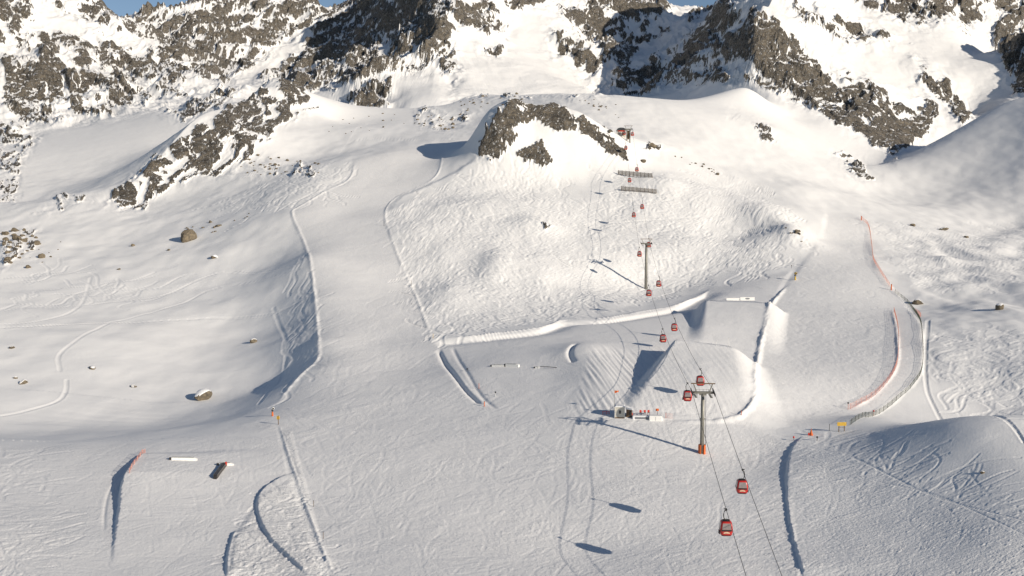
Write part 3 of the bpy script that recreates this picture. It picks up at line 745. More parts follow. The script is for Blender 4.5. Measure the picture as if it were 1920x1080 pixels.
class MB:
    def __init__(self): self.v = []; self.f = []
    def raw(self, vs, fs):
        k = len(self.v); self.v += [tuple(p) for p in vs]; self.f += [tuple(i + k for i in f) for f in fs]; return self
    def box(self, c, s, rot=None):
        pts = [Vector((x * s[0] / 2, y * s[1] / 2, z * s[2] / 2)) for x in (-1, 1) for y in (-1, 1) for z in (-1, 1)]
        if rot is not None: pts = [rot @ p for p in pts]
        return self.raw([p + Vector(c) for p in pts], [(0,1,3,2),(4,6,7,5),(0,4,5,1),(2,3,7,6),(0,2,6,4),(1,5,7,3)])
    def beam(self, a, b, w, h=None):
        a = Vector(a); b = Vector(b); d = b - a; h = h or w
        q = d.to_track_quat('Y', 'Z').to_matrix()
        return self.box((a + b) / 2, (w, d.length, h), q)
    def tube(self, pts, r, n=8, r1=None, cap=True):
        pts = [Vector(p) for p in pts]; k = len(self.v); m = len(pts)
        for i, p in enumerate(pts):
            d = (pts[min(i + 1, m - 1)] - pts[max(i - 1, 0)]).normalized()
            ref = Vector((0, 0, 1)) if abs(d.z) < 0.9 else Vector((1, 0, 0))
            a = d.cross(ref).normalized(); b = d.cross(a)
            rr = r if r1 is None else r + (r1 - r) * i / (m - 1)
            for j in range(n):
                t = 2 * math.pi * j / n
                self.v.append(tuple(p + a * math.cos(t) * rr + b * math.sin(t) * rr))
        for i in range(m - 1):
            for j in range(n):
                self.f.append((k + i*n + j, k + i*n + (j+1) % n, k + (i+1)*n + (j+1) % n, k + (i+1)*n + j))
        if cap:
            self.f.append(tuple(k + j for j in range(n))[::-1]); self.f.append(tuple(k + (m-1)*n + j for j in range(n)))
        return self
    def loft(self, rings, cap=True):
        k = len(self.v); n_ = len(rings[0])
        for r in rings: self.v += [tuple(p) for p in r]
        for i in range(len(rings) - 1):
            for j in range(n_):
                self.f.append((k+i*n_+j, k+i*n_+(j+1)%n_, k+(i+1)*n_+(j+1)%n_, k+(i+1)*n_+j))
        if cap:
            self.f.append(tuple(k+j for j in range(n_))[::-1]); self.f.append(tuple(k+(len(rings)-1)*n_+j for j in range(n_)))
        return self
    def build(self, name, mat, parent=None, smooth=False, label=None):
        me = bpy.data.meshes.new(name); me.from_pydata(self.v, [], self.f); me.update()
        if smooth: me.polygons.foreach_set('use_smooth', np.ones(len(me.polygons), bool))
        me.materials.append(M[mat] if isinstance(mat, str) else mat)
        o = bpy.data.objects.new(name, me); COL.objects.link(o)
        if parent: o.parent = parent
        if label: o['label'] = label
        return o
def thing(name, loc, rz, label, cat, group=None):
    o = bpy.data.objects.new(name, None); COL.objects.link(o)
    o.empty_display_size = 0.3
    o.location = Vector(loc); o.rotation_euler = (0, 0, rz)
    tag(o, label, cat, group); return o
def tag(o, label, cat, group=None):
    o['label'] = label; o['category'] = cat
    if group: o['group'] = group
def copy_tree(o, parent=None):
    c = o.copy(); COL.objects.link(c)
    if parent is not None: c.parent = parent
    for ch in list(o.children): copy_tree(ch, c)
    return c
def G(px, py, ymin=0): return Vector(ground(px, py, ymin, ZG))
def on(x, y, dz=0.0): return Vector((x, y, height(x, y) + dz))
def rr(w, d, z, c=0.25, n=4):
    """rounded rectangle ring"""
    out = []; c = min(c, w/2*0.98, d/2*0.98)
    for (sx, sy, a0) in ((1,1,0),(-1,1,90),(-1,-1,180),(1,-1,270)):
        for i in range(n):
            a = R(a0 + 90 * i / (n - 1))
            out.append((sx*(w/2-c)+c*math.cos(a), sy*(d/2-c)+c*math.sin(a), z))
    return out

# ------------------------------------------------------------------ gondola lift
T1 = G(1316, 850); T2 = G(1211, 542); T3 = G(1178, 266)
LX0, LXS = T1.x, (T3.x - T1.x) / (T3.y - T1.y)
def lift_x(y): return LX0 + (LXS if y > T1.y else LXS + 0.02) * (y - T1.y)
HALF = 2.45
def zpix(py, y): return float(pix_ut(0, py)[1]) * y
ZC1, ZC2, ZC3 = zpix(733, T1.y), zpix(455, T2.y), zpix(241, T3.y)
knots = [(95.0, zpix(1080, 134) - 3.0), (T1.y, ZC1), (T2.y, ZC2), (T3.y, ZC3), (T3.y + 26, ZC3 + 2.5)]
SAG = [0.5, 6.0, 3.0, 0.2]
def cable_z(y):
    for i in range(len(knots) - 1):
        a, b = knots[i], knots[i + 1]
        if y <= b[0] or i == len(knots) - 2:
            s = (y - a[0]) / (b[0] - a[0])
            return a[1] + (b[1] - a[1]) * s - 4 * SAG[i] * s * (1 - s)
ldir = Vector((LXS, 1, 0)).normalized(); lnor = Vector((ldir.y, -ldir.x, 0)); LROT = math.atan2(-LXS, 1)
def cable_pt(y, side):
    p = Vector((lift_x(y), y, cable_z(y))); return p + lnor * (HALF * side)
for side, lb in ((-1, 'steel haul rope of the gondola, left strand'), (1, 'steel haul rope of the gondola, right strand')):
    ys = sorted(set(list(np.linspace(95, T3.y + 26, 160)) + [T1.y, T2.y, T3.y]))
    o = MB().tube([cable_pt(y, side) for y in ys], 0.045, 5).build('haul_rope', 'rope')
    tag(o, lb, 'cable', 'haul ropes of the gondola lift')

def make_cabin(side):
    """origin at the grip on the rope; hangs down; side -1/1: hanger bows outwards"""
    root = bpy.data.objects.new('gondola_cabin', None); COL.objects.link(root); root.empty_display_size = 0.3
    zt = -1.75                                   # roof level
    hang = [(0.0, 0, 0), (side*0.28, 0, -0.25), (side*0.42, 0, -0.75), (side*0.36, 0, -1.3), (side*0.1, 0, -1.62), (-side*0.45, 0, -1.68)]
    MB().tube(hang, 0.085, 6).build('hanger', 'dark', root)
    g = MB(); g.box((0, 0, 0.02), (0.22, 0.75, 0.2)); g.box((side*0.12, 0, 0.12), (0.5, 0.16, 0.14)); g.build('grip', 'dark', root)
    s = [(1.45, -2.25), (1.78, -2.16), (1.92, -1.75), (2.0, -1.25), (1.9, -0.8), (1.72, -0.25), (1.45, -0.06), (1.0, 0.0)]
    b = MB(); b.loft([rr(w, w, zt + z, 0.34) for w, z in s]); body = b.build('body', 'red', root, True)
    for axis in range(4):
        rz = Matrix.Rotation(R(90 * axis), 3, 'Z')
        def panel(zs, nm, mat, off, inset, par, lab=None):
            ring = []
            for z in zs:
                w = np.interp(z, [q[1] for q in s][::1], [q[0] for q in s])
                ring.append((w / 2 + off, w / 2 - inset, z + zt))
            vs = []; fs = []
            for y_, hw, z in ring: vs += [(-hw, -y_, z), (hw, -y_, z), (hw, -y_ + 0.05, z), (-hw, -y_ + 0.05, z)]
            for i in range(len(ring) - 1):
                k = 4 * i
                for j in range(4): fs.append((k + j, k + (j+1) % 4, k + 4 + (j+1) % 4, k + 4 + j))
            k = 4 * (len(ring) - 1); fs += [(3, 2, 1, 0), (k, k+1, k+2, k+3)]
            return MB().raw([rz @ Vector(v) for v in vs], fs).build(nm, mat, par, False, lab)
        w_ = panel([-1.22, -0.8, -0.25], 'window', 'glass', 0.012, 0.28, root)
        panel([-1.52, -1.24], 'dark_band', 'dark', 0.014, 0.2, root)
        if axis in (0, 2):
            em = []
            nseg = 12
            for i in range(nseg + 1):
                a = math.pi * i / nseg; em.append((0.5 * math.cos(a), 0.27 * math.sin(a)))
            off = 0.98; vs = [(x, -off, zt - 1.86 + z) for x, z in em] + [(x, -off + 0.06, zt - 1.86 + z) for x, z in em]
            n_ = len(em); fs = [tuple(range(n_))[::-1], tuple(range(n_, 2 * n_))] + [(i, (i+1) % n_, n_ + (i+1) % n_, n_ + i) for i in range(n_)]
            e_ = MB().raw([rz @ Vector(v) for v in vs], fs).build('emblem', 'emblem', root, False, 'pale half-round emblem on red panel')
            for dx in (-0.22, 0, 0.22):
                x = MB().box((dx, -off - 0.012, zt - 1.75), (0.07, 0.02, 0.13)); x.v = [tuple(rz @ Vector(v)) for v in x.v]; x.build('emblem_mark', 'signred', e_)
    r = MB(); r.loft([rr(1.2, 1.2, zt + 0.0, 0.3), rr(1.0, 1.0, zt + 0.09, 0.3)]); r.beam((-0.5, 0, zt + 0.12), (0.5, 0, zt + 0.12), 0.1); r.build('roof', 'dark', root)
    k = MB(); k.box((side * 1.06, 0.0, zt - 1.75), (0.16, 1.0, 0.12)); k.box((side * 1.06, 0.0, zt - 2.05), (0.2, 1.0, 0.1)); k.box((side*1.06, 0, zt - 1.9), (0.06, 0.9, 0.3)); k.build('ski_rack', 'dark', root)
    MB().loft([rr(1.5, 1.5, zt - 2.36, 0.3), rr(1.62, 1.62, zt - 2.24, 0.3)]).build('bumper', 'dark', root)
    return root
def y_on_cable(py, side):
    ys = np.linspace(110, T3.y + 20, 3000)
    v = np.array([ut_pix(0, (cable_z(y)) / y)[1] for y in ys])
    return float(ys[int(np.argmin(np.abs(v - py)))])
CAB = [ # side, grip pixel row, label
 (-1, 956, 'nearest red gondola cabin with dark side rack, lowest in the picture'),
 (1, 881, 'red gondola cabin hanging second nearest, up right of the lowest cabin'),
 (-1, 719, 'red gondola cabin just left of the near tower head'),
 (1, 692, 'red gondola cabin just above the near tower crossarm'),
 (-1, 617, 'red gondola cabin in front of the big jump lip, left rope'),
 (1, 597, 'red gondola cabin in front of the big jump, right rope'),
 (-1, 535, 'red gondola cabin at the foot of the middle tower, left rope'),
 (1, 518, 'red gondola cabin right of the middle tower mast, right rope'),
 (-1, 464, 'red gondola cabin left of the middle tower mast, under its crossarm'),
 (1, 447, 'red gondola cabin hanging at the right end of the middle tower crossarm'),
 (-1, 392, 'small red gondola cabin below the lower snow fence, left rope'),
 (1, 377, 'small red gondola cabin below the lower snow fence, right rope'),
 (-1, 328, 'small red gondola cabin between the two snow fences, left rope'),
 (1, 308, 'small red gondola cabin just above the upper snow fence'),
 (-1, 268, 'small red gondola cabin just below the farthest tower, left rope'),
 (1, 244, 'tiny red gondola cabin right of the farthest tower'),
 (-1, 238, 'tiny red gondola cabin left of the farthest tower head'),
]
protos = {-1: make_cabin(-1), 1: make_cabin(1)}
first = {-1: True, 1: True}
for side, py, lb in CAB:
    y = y_on_cable(py, side)
    if py == 244: y = T3.y - 1.5
    if py == 238: y = T3.y + 5
    o = protos[side] if first[side] else copy_tree(protos[side]); first[side] = False
    o.location = cable_pt(y, side); o.rotation_euler = (0, R(rnd.uniform(-1.5, 1.5)), LROT + R(rnd.uniform(-2, 2)))
    tag(o, lb, 'gondola cabin', 'red cabins on the gondola lift')

def make_tower(base, zc, r0, r1, label, pads, portal=False):
    t = thing('lift_tower', base, LROT, label, 'lift tower', 'towers of the gondola lift')
    H = zc - base.z; top = H - 0.55
    if not portal:
        MB().tube([(0, 0, -1.5), (0, 0, H * 0.55), (0, 0, top)], r0, 16, r1).build('mast', 'steel', t, True)
        MB().tube([(0, 0, H * 0.55), (0, 0, H * 0.55 + 0.14)], r1 + 0.22, 16).build('flange', 'steel', t)
    else:
        for sx in (-0.95, 0.95): MB().box((sx, 0, top / 2 - 0.7), (0.75, 0.9, top + 1.4)).build('mast', 'steel', t)
        MB().box((0, 0.1, top * 0.55), (1.2, 0.3, top * 0.7)).build('cladding', 'brown', t)
    ca = MB(); ca.box((0, 0, top + 0.2), (2 * HALF + 0.3, 0.55, 0.5)); ca.box((0, 0, top - 0.2), (1.6, 0.5, 0.4)); ca.build('crossarm', 'steel', t)
    for s in (-1, 1):
        sh = MB(); sh.beam((s * HALF, -2.3, H - 0.42 - 0.25), (s * HALF, 2.3, H - 0.42 + 0.25), 0.18, 0.22); sh.box((s * (HALF - 0.3), 0, H - 0.35), (0.35, 1.1, 0.3)); sa = sh.build('sheave_train', 'dsteel', t)
        for q in np.linspace(-2.1, 2.1, 6):
            MB().tube([(s * HALF - 0.09, q, H - 0.2 + q * 0.11), (s * HALF + 0.09, q, H - 0.2 + q * 0.11)], 0.23, 10).build('sheave', 'dark', sa)
        wk = MB(); wk.box((s * (HALF - 0.75), 0, H - 1.15), (0.5, 4.2, 0.06))
        for yy in (-2.0, 0, 2.0):
            wk.beam((s * (HALF - 0.52), yy, H - 1.15), (s * (HALF - 0.52), yy, H - 0.1), 0.05); wk.beam((s * (HALF - 1.0), yy, H - 1.15), (s * (HALF - 1.0), yy, H - 0.1), 0.05)
        for zz in (-0.1, -0.6): wk.beam((s * (HALF - 1.0), -2.0, H + zz), (s * (HALF - 1.0), 2.0, H + zz), 0.05)
        wk.build('catwalk', 'steel', t)
        st = MB(); st.beam((s * (HALF - 1.0), 0, top + 0.4), (s * (HALF - 0.35), 0, H + 1.55), 0.22); st.build('gantry_strut', 'steel', t)
    MB().box((0, 0, H + 1.68), (2 * HALF + 0.5, 0.2, 0.22)).build('gantry_beam', 'brown', t)
    rl = MB()
    for zz in (0.45, 0.95): rl.beam((-1.5, -0.3, top + zz), (1.5, -0.3, top + zz), 0.05)
    for xx in (-1.5, -0.75, 0, 0.75, 1.5): rl.beam((xx, -0.3, top + 0.4), (xx, -0.3, top + 0.97), 0.05)
    rl.build('railing', 'steel', t)
    ld = MB()
    for sx in (-0.2, 0.2): ld.beam((r0 + 0.28, sx, 0.5), (r1 + 0.28, sx, top), 0.05)
    for z_ in np.arange(0.8, top, 0.45): ld.beam((r0 + 0.28 + (r1 - r0) * z_ / top, -0.2, z_), (r0 + 0.28 + (r1 - r0) * z_ / top, 0.2, z_), 0.04)
    ld.build('ladder', 'dsteel', t)
    if pads:
        for sx in (-1, 1):
            ring = lambda z: [((r0 + 0.05 + 0.3 * (k in (1, 2))) * math.cos(a) * 1.0, (r0 + 0.05) * math.sin(a), z) for k, a in enumerate([R(-60), R(-20), R(20), R(60)])]
            pts = []
            for z in (-0.4, 2.0):
                pts.append([(sx * (r0 + 0.06) * math.cos(a), (r0 + 0.06) * math.sin(a), z) for a in [R(x) for x in (-62, -30, 0, 30, 62)]] + [(sx * (r0 + 0.32) * math.cos(a), (r0 + 0.32) * math.sin(a), z) for a in [R(x) for x in (62, 30, 0, -30, -62)]])
            MB().loft(pts).build('crash_pad', 'orange', t)
    return t
make_tower(T1, ZC1, 0.52, 0.38, 'near grey lift tower with orange crash pads round its foot', True)
make_tower(T2, ZC2, 0.72, 0.5, 'tall slim lift tower standing on the steep hill in the middle', False)
make_tower(T3, ZC3, 0.6, 0.5, 'farthest lift tower with wide double mast beside the rock knoll', False, True)
# station building behind the farthest tower
sb = on(lift_x(T3.y + 16) - 4.5, T3.y + 12)
st = thing('lift_station', sb, LROT, 'small lift station with dark rounded roof behind the farthest tower', 'building')
MB().box((0, 0, 0.6), (5.2, 9, 5.4)).build('wall', 'cream', st)
arc = [(3.0 * math.cos(R(a)), 3.1 + 1.6 * math.sin(R(a))) for a in range(0, 181, 15)]
rf = MB(); rf.loft([[(x, -5.2, z) for x, z in arc], [(x, 5.2, z) for x, z in arc]]); rf.build('roof', 'roofdark', st)
MB().box((0, -4.62, 2.6), (4.2, 0.2, 0.7)).build('fascia', 'signred', st)
dd = MB().box((1.2, -4.6, 0.8), (1.0, 0.1, 2.2)).build('door', 'dark', st)
MB().box((-1.1, -4.6, 1.3), (1.6, 0.1, 1.1)).build('window', 'glass', st)

# ------------------------------------------------------------------ snow fences on the upper hill
def snow_fence(pa, pb, label, nseg=9):
    A = G(*pa); B = G(*pb); L_ = (B - A).length
    rz = math.atan2(B.y - A.y, B.x - A.x)
    t = thing('snow_fence', A, rz, label, 'snow fence', 'grey snow fences on the upper hill')
    slope_ = (B.z - A.z) / math.hypot(B.x - A.x, B.y - A.y); LL = math.hypot(B.x - A.x, B.y - A.y)
    for i in range(nseg + 1):
        x = LL * i / nseg; z = slope_ * x
        MB().beam((x, 0, z - 1.0), (x, 0.55, z + 2.9), 0.2).beam((x, 2.2, z - 0.6), (x, 0.45, z + 2.1), 0.16).build('post', 'brown', t)
    for k in range(7):
        h = 0.55 + k * 0.34
        for i in range(3):
            x0 = LL * i / 3 + 0.04; x1 = LL * (i + 1) / 3 - 0.04
            MB().beam((x0 - (0.3 if i == 0 else 0), -0.14 + 0.14 * h, slope_ * x0 + h), (x1 + (0.3 if i == 2 else 0), -0.14 + 0.14 * h, slope_ * x1 + h), 0.06, 0.25).build('board', 'grey', t)
    return t
snow_fence((1159, 328), (1222, 334), 'upper grey wooden snow fence crossing under the gondola ropes')
snow_fence((1165, 358), (1230, 364), 'lower grey wooden snow fence crossing under the gondola ropes')

# ------------------------------------------------------------------ hut by the jump and the things around it
H0 = G(1162, 781)
h = thing('park_hut', H0, R(-6), 'cream park hut with dark window standing below the jump landing', 'hut')
MB().box((0, 0, 1.05), (2.35, 2.2, 3.0)).build('wall', 'cream', h)
for sx in (-1.19, 1.19): MB().box((sx, -1.11, 1.05), (0.1, 0.1, 3.0)).build('corner_post', 'white', h)
MB().loft([rr(2.6, 2.45, 2.57, 0.15), rr(2.45, 2.3, 2.75, 0.3), rr(1.9, 1.8, 2.85, 0.3)]).build('snow_roof', 'cap', h)
w = MB().box((0.05, -1.11, 1.35), (0.5, 0.06, 0.8)).build('window', 'dark', h)
for dx in (-0.11, 0.21): MB().box((dx, -1.15, 1.35), (0.05, 0.03, 0.7)).build('window_bar', 'bluegrey', w)
MB().box((0, -1.12, -0.1), (2.4, 0.08, 0.3)).build('skirting', 'brown', h)
H1 = on(H0.x + 2.35, H0.y + 0.3)
h = thing('wooden_shed', H1, R(-6), 'small brown wooden shed with snow roof touching the cream hut', 'shed')
MB().box((0, 0, 0.8), (1.45, 1.9, 2.2)).build('wall', 'brown', h)
for k in range(5): MB().box((-0.58 + 0.29 * k, -0.965, 0.8), (0.26, 0.03, 2.1)).build('plank', 'brown', h)
d = MB().box((0.3, -0.99, 0.75), (0.5, 0.05, 1.7)).build('door', 'dark', h)
MB().loft([[(-0.85, -1.15, 1.92), (1.05, -1.15, 1.7), (1.05, 1.15, 1.7), (-0.85, 1.15, 1.92)], [(-0.85, -1.15, 2.3), (1.05, -1.15, 1.95), (1.05, 1.15, 1.95), (-0.85, 1.15, 2.3)]]).build('snow_roof', 'cap', h)
def flat_thing(name, px, py, label, cat, build, rz=0.0, group=None):
    g = G(px, py); t = thing(name, g, rz, label, cat, group); build(t); return t
def b_barrow(t):
    MB().tube([(-1.0, 0, 0.75), (-0.3, 0, 0.8), (0.8, 0, 0.75)], 0.07, 6).build('rail', 'signred', t)
    for x in (-0.9, 0, 0.7): MB().beam((x, 0, -0.2), (x, 0, 0.78), 0.09).build('post', 'signred', t)
    MB().beam((-1.0, 0, 0.35), (0.8, 0, 0.38), 0.07).build('lower_rail', 'signred', t)
flat_thing('red_barrier', 1137, 777, 'low red tube barrier left of the cream hut', 'barrier', b_barrow)
def b_barrel(t):
    MB().tube([(0, 0, -0.1), (0, 0, 0.1), (0, 0, 0.75), (0, 0, 0.8)], 0.3, 12).build('drum', 'signred', t, True)
    MB().tube([(0, 0, 0.78), (0, 0, 0.83)], 0.26, 12).build('lid', 'brown', t)
for i, (px, py, l) in enumerate([(1179, 780, 'red drum at the foot of the brown shed, left of two'), (1184, 780, 'red drum at the foot of the brown shed, right of two')]):
    flat_thing('red_drum', px, py, l, 'drum', b_barrel, 0, 'red drums beside the shed')
def b_tank(t):
    MB().loft([rr(3.2, 1.6, -0.2, 0.2), rr(3.2, 1.6, 1.05, 0.2), rr(3.05, 1.45, 1.12, 0.2)]).build('body', 'white', t)
    MB().box((0, -0.82, 0.45), (0.05, 0.04, 0.9)).build('seam', 'bluegrey', t)
flat_thing('white_container', 1229, 787, 'square white container at the right end of the snow terrace', 'container', b_tank, R(-4))
def b_terr(t):
    MB().loft([rr(4.1, 1.7, -0.3, 0.2), rr(4.0, 1.6, 0.55, 0.25), rr(3.7, 1.3, 0.68, 0.25)]).build('snow_block', 'cap', t)
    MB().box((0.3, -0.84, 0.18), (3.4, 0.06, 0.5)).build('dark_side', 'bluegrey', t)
flat_thing('snow_terrace', 1201, 784, 'low snow terrace wall between the shed and white container', 'terrace', b_terr, R(-4))
def b_chair(t):
    MB().box((0, 0, 1.0), (0.5, 0.5, 0.08)).build('seat', 'brown', t); MB().box((0.0, 0.26, 1.3), (0.5, 0.06, 0.55)).build('backrest', 'signred', t)
    for sx in (-0.2, 0.2):
        for sy in (-0.2, 0.2): MB().beam((sx, sy, 0.45), (sx, sy, 1.0), 0.06).build('leg', 'brown', t)
for px, l in ((1201, 'leftmost of three dark chairs on the snow terrace'), (1209, 'middle one of three dark chairs on the snow terrace'), (1216, 'rightmost of three dark chairs on the snow terrace')):
    flat_thing('terrace_chair', px, 781, l, 'chair', b_chair, R(-4), 'chairs on the snow terrace')
def b_board(t):
    MB().beam((0, 0, 0), (0, 0, 2.2), 0.1).build('post', 'dsteel', t); MB().box((-0.1, -0.05, 1.95), (0.75, 0.08, 0.6)).build('panel', 'orange', t); MB().box((-0.38, -0.1, 1.9), (0.24, 0.04, 0.35)).build('dark_patch', 'dark', t)
flat_thing('orange_board', 1233, 783, 'small orange board on a post behind the white container', 'sign', b_board)
def b_flag(t):
    MB().tube([(0, 0, -0.5), (0, 0, 5.3)], 0.045, 6).build('pole', 'steel', t)
    n_ = 8; vs = []; fs = []
    for i in range(n_ + 1):
        x = 1.05 * i / n_; yv = 0.09 * math.sin(i * 1.1); hh = 0.72 - 0.45 * i / n_
        vs += [(x, yv, 5.2), (x, yv, 5.2 - hh), (x, yv + 0.015, 5.2), (x, yv + 0.015, 5.2 - hh)]
    for i in range(n_):
        k = 4 * i; fs += [(k, k+1, k+5, k+4), (k+2, k+6, k+7, k+3), (k, k+4, k+6, k+2), (k+1, k+3, k+7, k+5)]
    MB().raw(vs, fs).build('flag', 'orange', t)
flat_thing('flag_pole', 1152, 771, 'thin pole with small orange flag above the cream hut', 'flag', b_flag)

# ------------------------------------------------------------------ terrain park boxes, banner
def snow_box(pa, pb, w, hgt, label, mat='white', end='dark', grp='slide boxes in the snow parks'):
    A = G(*pa); B = G(*pb); c = (A + B) / 2; L_ = math.hypot(B.x - A.x, B.y - A.y); rz = math.atan2(B.y - A.y, B.x - A.x)
    t = thing('slide_box', c, rz, label, 'slide box', grp)
    sl_ = (B.z - A.z) / L_
    rings = []
    for x, dz in ((-L_/2, 0.0), (-L_/2 + 0.1, 0.02), (L_*0.3, 0.03), (L_/2 - 0.6, 0.0), (L_/2, -0.18)):
        z0 = x * sl_; rings.append([(x, -w/2, z0 - 0.4), (x, w/2, z0 - 0.4), (x, w/2, z0 + hgt + dz), (x, -w/2, z0 + hgt + dz)])
    MB().loft(rings).build('box_body', mat, t)
    MB().box((-L_/2 - 0.25, 0, -L_/2 * sl_ + hgt / 2 - 0.1), (0.5, w * 0.8, hgt)).build('ramp_end', end, t)
    for s in (-1, 1): MB().beam((-L_/2 + 0.05, s * (w/2 + 0.02), -L_/2 * sl_ + hgt + 0.02), (L_/2 - 0.7, s * (w/2 + 0.02), (L_/2 - 0.7) * sl_ + hgt + 0.03), 0.06).build('edge_rail', 'steel', t)
    return t
snow_box((322, 862), (370, 863), 0.7, 0.6, 'long white slide box right of the small shaded jump')
snow_box((411, 872), (438, 872), 0.6, 0.5, 'short white slide box behind the dark sloping rail box')
snow_box((404, 897), (423, 872), 0.8, 0.75, 'dark sloping rail box with red mark, standing against white box', 'dsteel', 'dark')
g = G(422, 874); t = MB().box((0, 0, 0.5), (0.35, 0.3, 0.7)).build('red_marker', 'signred'); t.location = g + Vector((0.35, -0.4, 0.2)); tag(t, 'small red marker block beside the top of the dark rail box', 'marker')
snow_box((923, 687), (946, 687), 0.8, 0.55, 'left half of the double white slide box in the big park')
snow_box((949, 687), (973, 688), 0.9, 0.85, 'taller right half of the double white slide box in the big park')
snow_box((1004, 690), (1011, 690), 0.6, 0.45, 'tiny white and dark box at the end of a thin rail', 'white')
A = G(1013, 690); B = G(1044, 692)
t = MB().tube([A + Vector((0, 0, 0.45)), (A + B) / 2 + Vector((0, 0, 0.5)), B + Vector((0, 0, 0.4))], 0.09, 8).build('slide_rail', 'dsteel'); tag(t, 'thin dark slide rail right of the white boxes', 'rail')
A = G(1362, 563); B = G(1415, 563); zt_ = max(A.z, B.z)
rz = math.atan2(B.y - A.y, B.x - A.x); LB = math.hypot(B.x - A.x, B.y - A.y)
for nm, x0, x1, hh, lb in (('banner', 0.0, 0.46, 1.0, 'plain white banner lying at the lip of the upper jump'), ('banner', 0.49, 1.0, 1.35, 'white banner with dark oval mark at the lip of the upper jump')):
    P0 = A + (B - A) * x0; t = thing(nm, on(P0.x, P0.y, -0.1), rz, lb, 'banner', 'white banners on the upper jump'); ww = LB * (x1 - x0)
    MB().box((ww / 2, 0, hh / 2), (ww, 0.05, hh)).build('sheet', 'white', t)
    for xx in (0.04, ww - 0.04): MB().beam((xx, 0.07, -0.5), (xx, 0.07, hh + 0.08), 0.09).build('post', 'white', t)
    if x0 > 0:
        el = [(ww * 0.5 + 0.95 * math.cos(a), hh * 0.55 + 0.32 * math.sin(a)) for a in np.linspace(0, 2 * math.pi, 20, endpoint=False)]
        MB().loft([[(x, -0.05, z) for x, z in el], [(x, -0.03, z) for x, z in el]]).build('oval_mark', 'bluegrey', t)

# ------------------------------------------------------------------ safety nets
def net(pts, label, hgt, mat, postmat, gap, name='safety_net', cell=0.35):
    L_ = dense(line_w(pts), 0.9)
    P3 = [on(x, y) for x, y in L_]
    t = thing(name, P3[0], 0, label, 'safety net', None)
    o = P3[0]; loc = [p - o for p in P3]
    wires = MB(); fat = 1.4 if mat == 'netdark' else 1.0
    nw = max(4, int(hgt / 0.3))
    for k in range(nw + 1):
        z = 0.12 + (hgt - 0.12) * k / nw
        wires.tube([p + Vector((0, 0, z + (0.06 * math.sin(i * 1.7) if 0 < k < nw else 0))) for i, p in enumerate(loc)], (0.013 if 0 < k < nw else 0.02) * fat, 3, None, False)
    for i in range(len(loc) - 1):
        for s in (0.0, 0.33, 0.66):
            p = loc[i].lerp(loc[i + 1], s); q = loc[i].lerp(loc[i + 1], min(s + 0.33, 1))
            wires.tube([p + Vector((0, 0, 0.1)), q + Vector((0, 0, hgt))], 0.011 * fat, 3, None, False)
    wires.build('net_mesh', mat, t)['kind'] = 'stuff'
    for i in range(0, len(loc), gap):
        p = loc[i]; MB().tube([p + Vector((0, 0, -0.4)), p + Vector((0.03, 0, hgt + 0.15))], 0.05, 6).build('post', postmat, t)
    return t
net([(1614, 410), (1628, 425), (1634, 460), (1638, 490), (1650, 510), (1668, 538)], 'upper orange safety net along the right edge of the run', 1.8, 'netred', 'netred', 4)
net([(1676, 583), (1684, 620), (1684, 665), (1676, 700), (1645, 738), (1592, 768)], 'lower curved orange safety net left of the narrow path', 1.5, 'netred', 'netred', 4)
net([(1678, 548), (1706, 572), (1724, 598), (1730, 640), (1729, 690), (1712, 722), (1680, 750), (1640, 777), (1592, 799)], 'dark green safety net along the right side of the path', 1.3, 'netdark', 'dsteel', 4)
net([(1716, 585), (1722, 589), (1727, 594)], 'short pink net piece at the bend of the path', 1.6, 'netred', 'netred', 3)
net([(272, 850), (262, 868), (250, 888), (243, 905)], 'short red net on the lip of the small jump', 0.9, 'netred', 'netred', 4)
net([(1248, 783), (1256, 784), (1263, 784)], 'faint red net right of the white container', 1.2, 'netred', 'netred', 3)

# ------------------------------------------------------------------ signs, poles, markers
def sign_board(px, py):
    g = G(px, py); t = thing('direction_board', g, R(3), 'wide yellow direction board on two dark posts at the path end', 'sign')
    for x in (-0.65, 0.65): MB().beam((x, 0.06, -0.4), (x, 0.06, 2.1), 0.16).build('post', 'brown', t)
    for k in range(3): MB().box((0, -0.04, 1.5 + k * 0.29), (2.2, 0.07, 0.26)).build('board', 'yellow', t)
    MB().beam((-0.65, 0.06, 1.0), (0.9, 0.06, 1.0), 0.08).build('brace', 'brown', t)
sign_board(1578, 809)
g = G(522, 796); t = thing('piste_sign', g, 0, 'yellow sign on a dark post at the left run edge', 'sign')
MB().beam((0, 0, -0.4), (0, 0, 2.3), 0.16).build('post', 'brown', t)
MB().loft([[(0.42 * math.cos(a), y_, 1.75 + 0.55 * math.sin(a)) for a in np.linspace(0, 2 * math.pi, 8, endpoint=False)] for y_ in (-0.14, -0.09)]).build('plate', 'yellow', t)
MB().box((0, -0.16, 1.75), (0.2, 0.03, 1.0)).build('dark_stripe', 'brown', t)
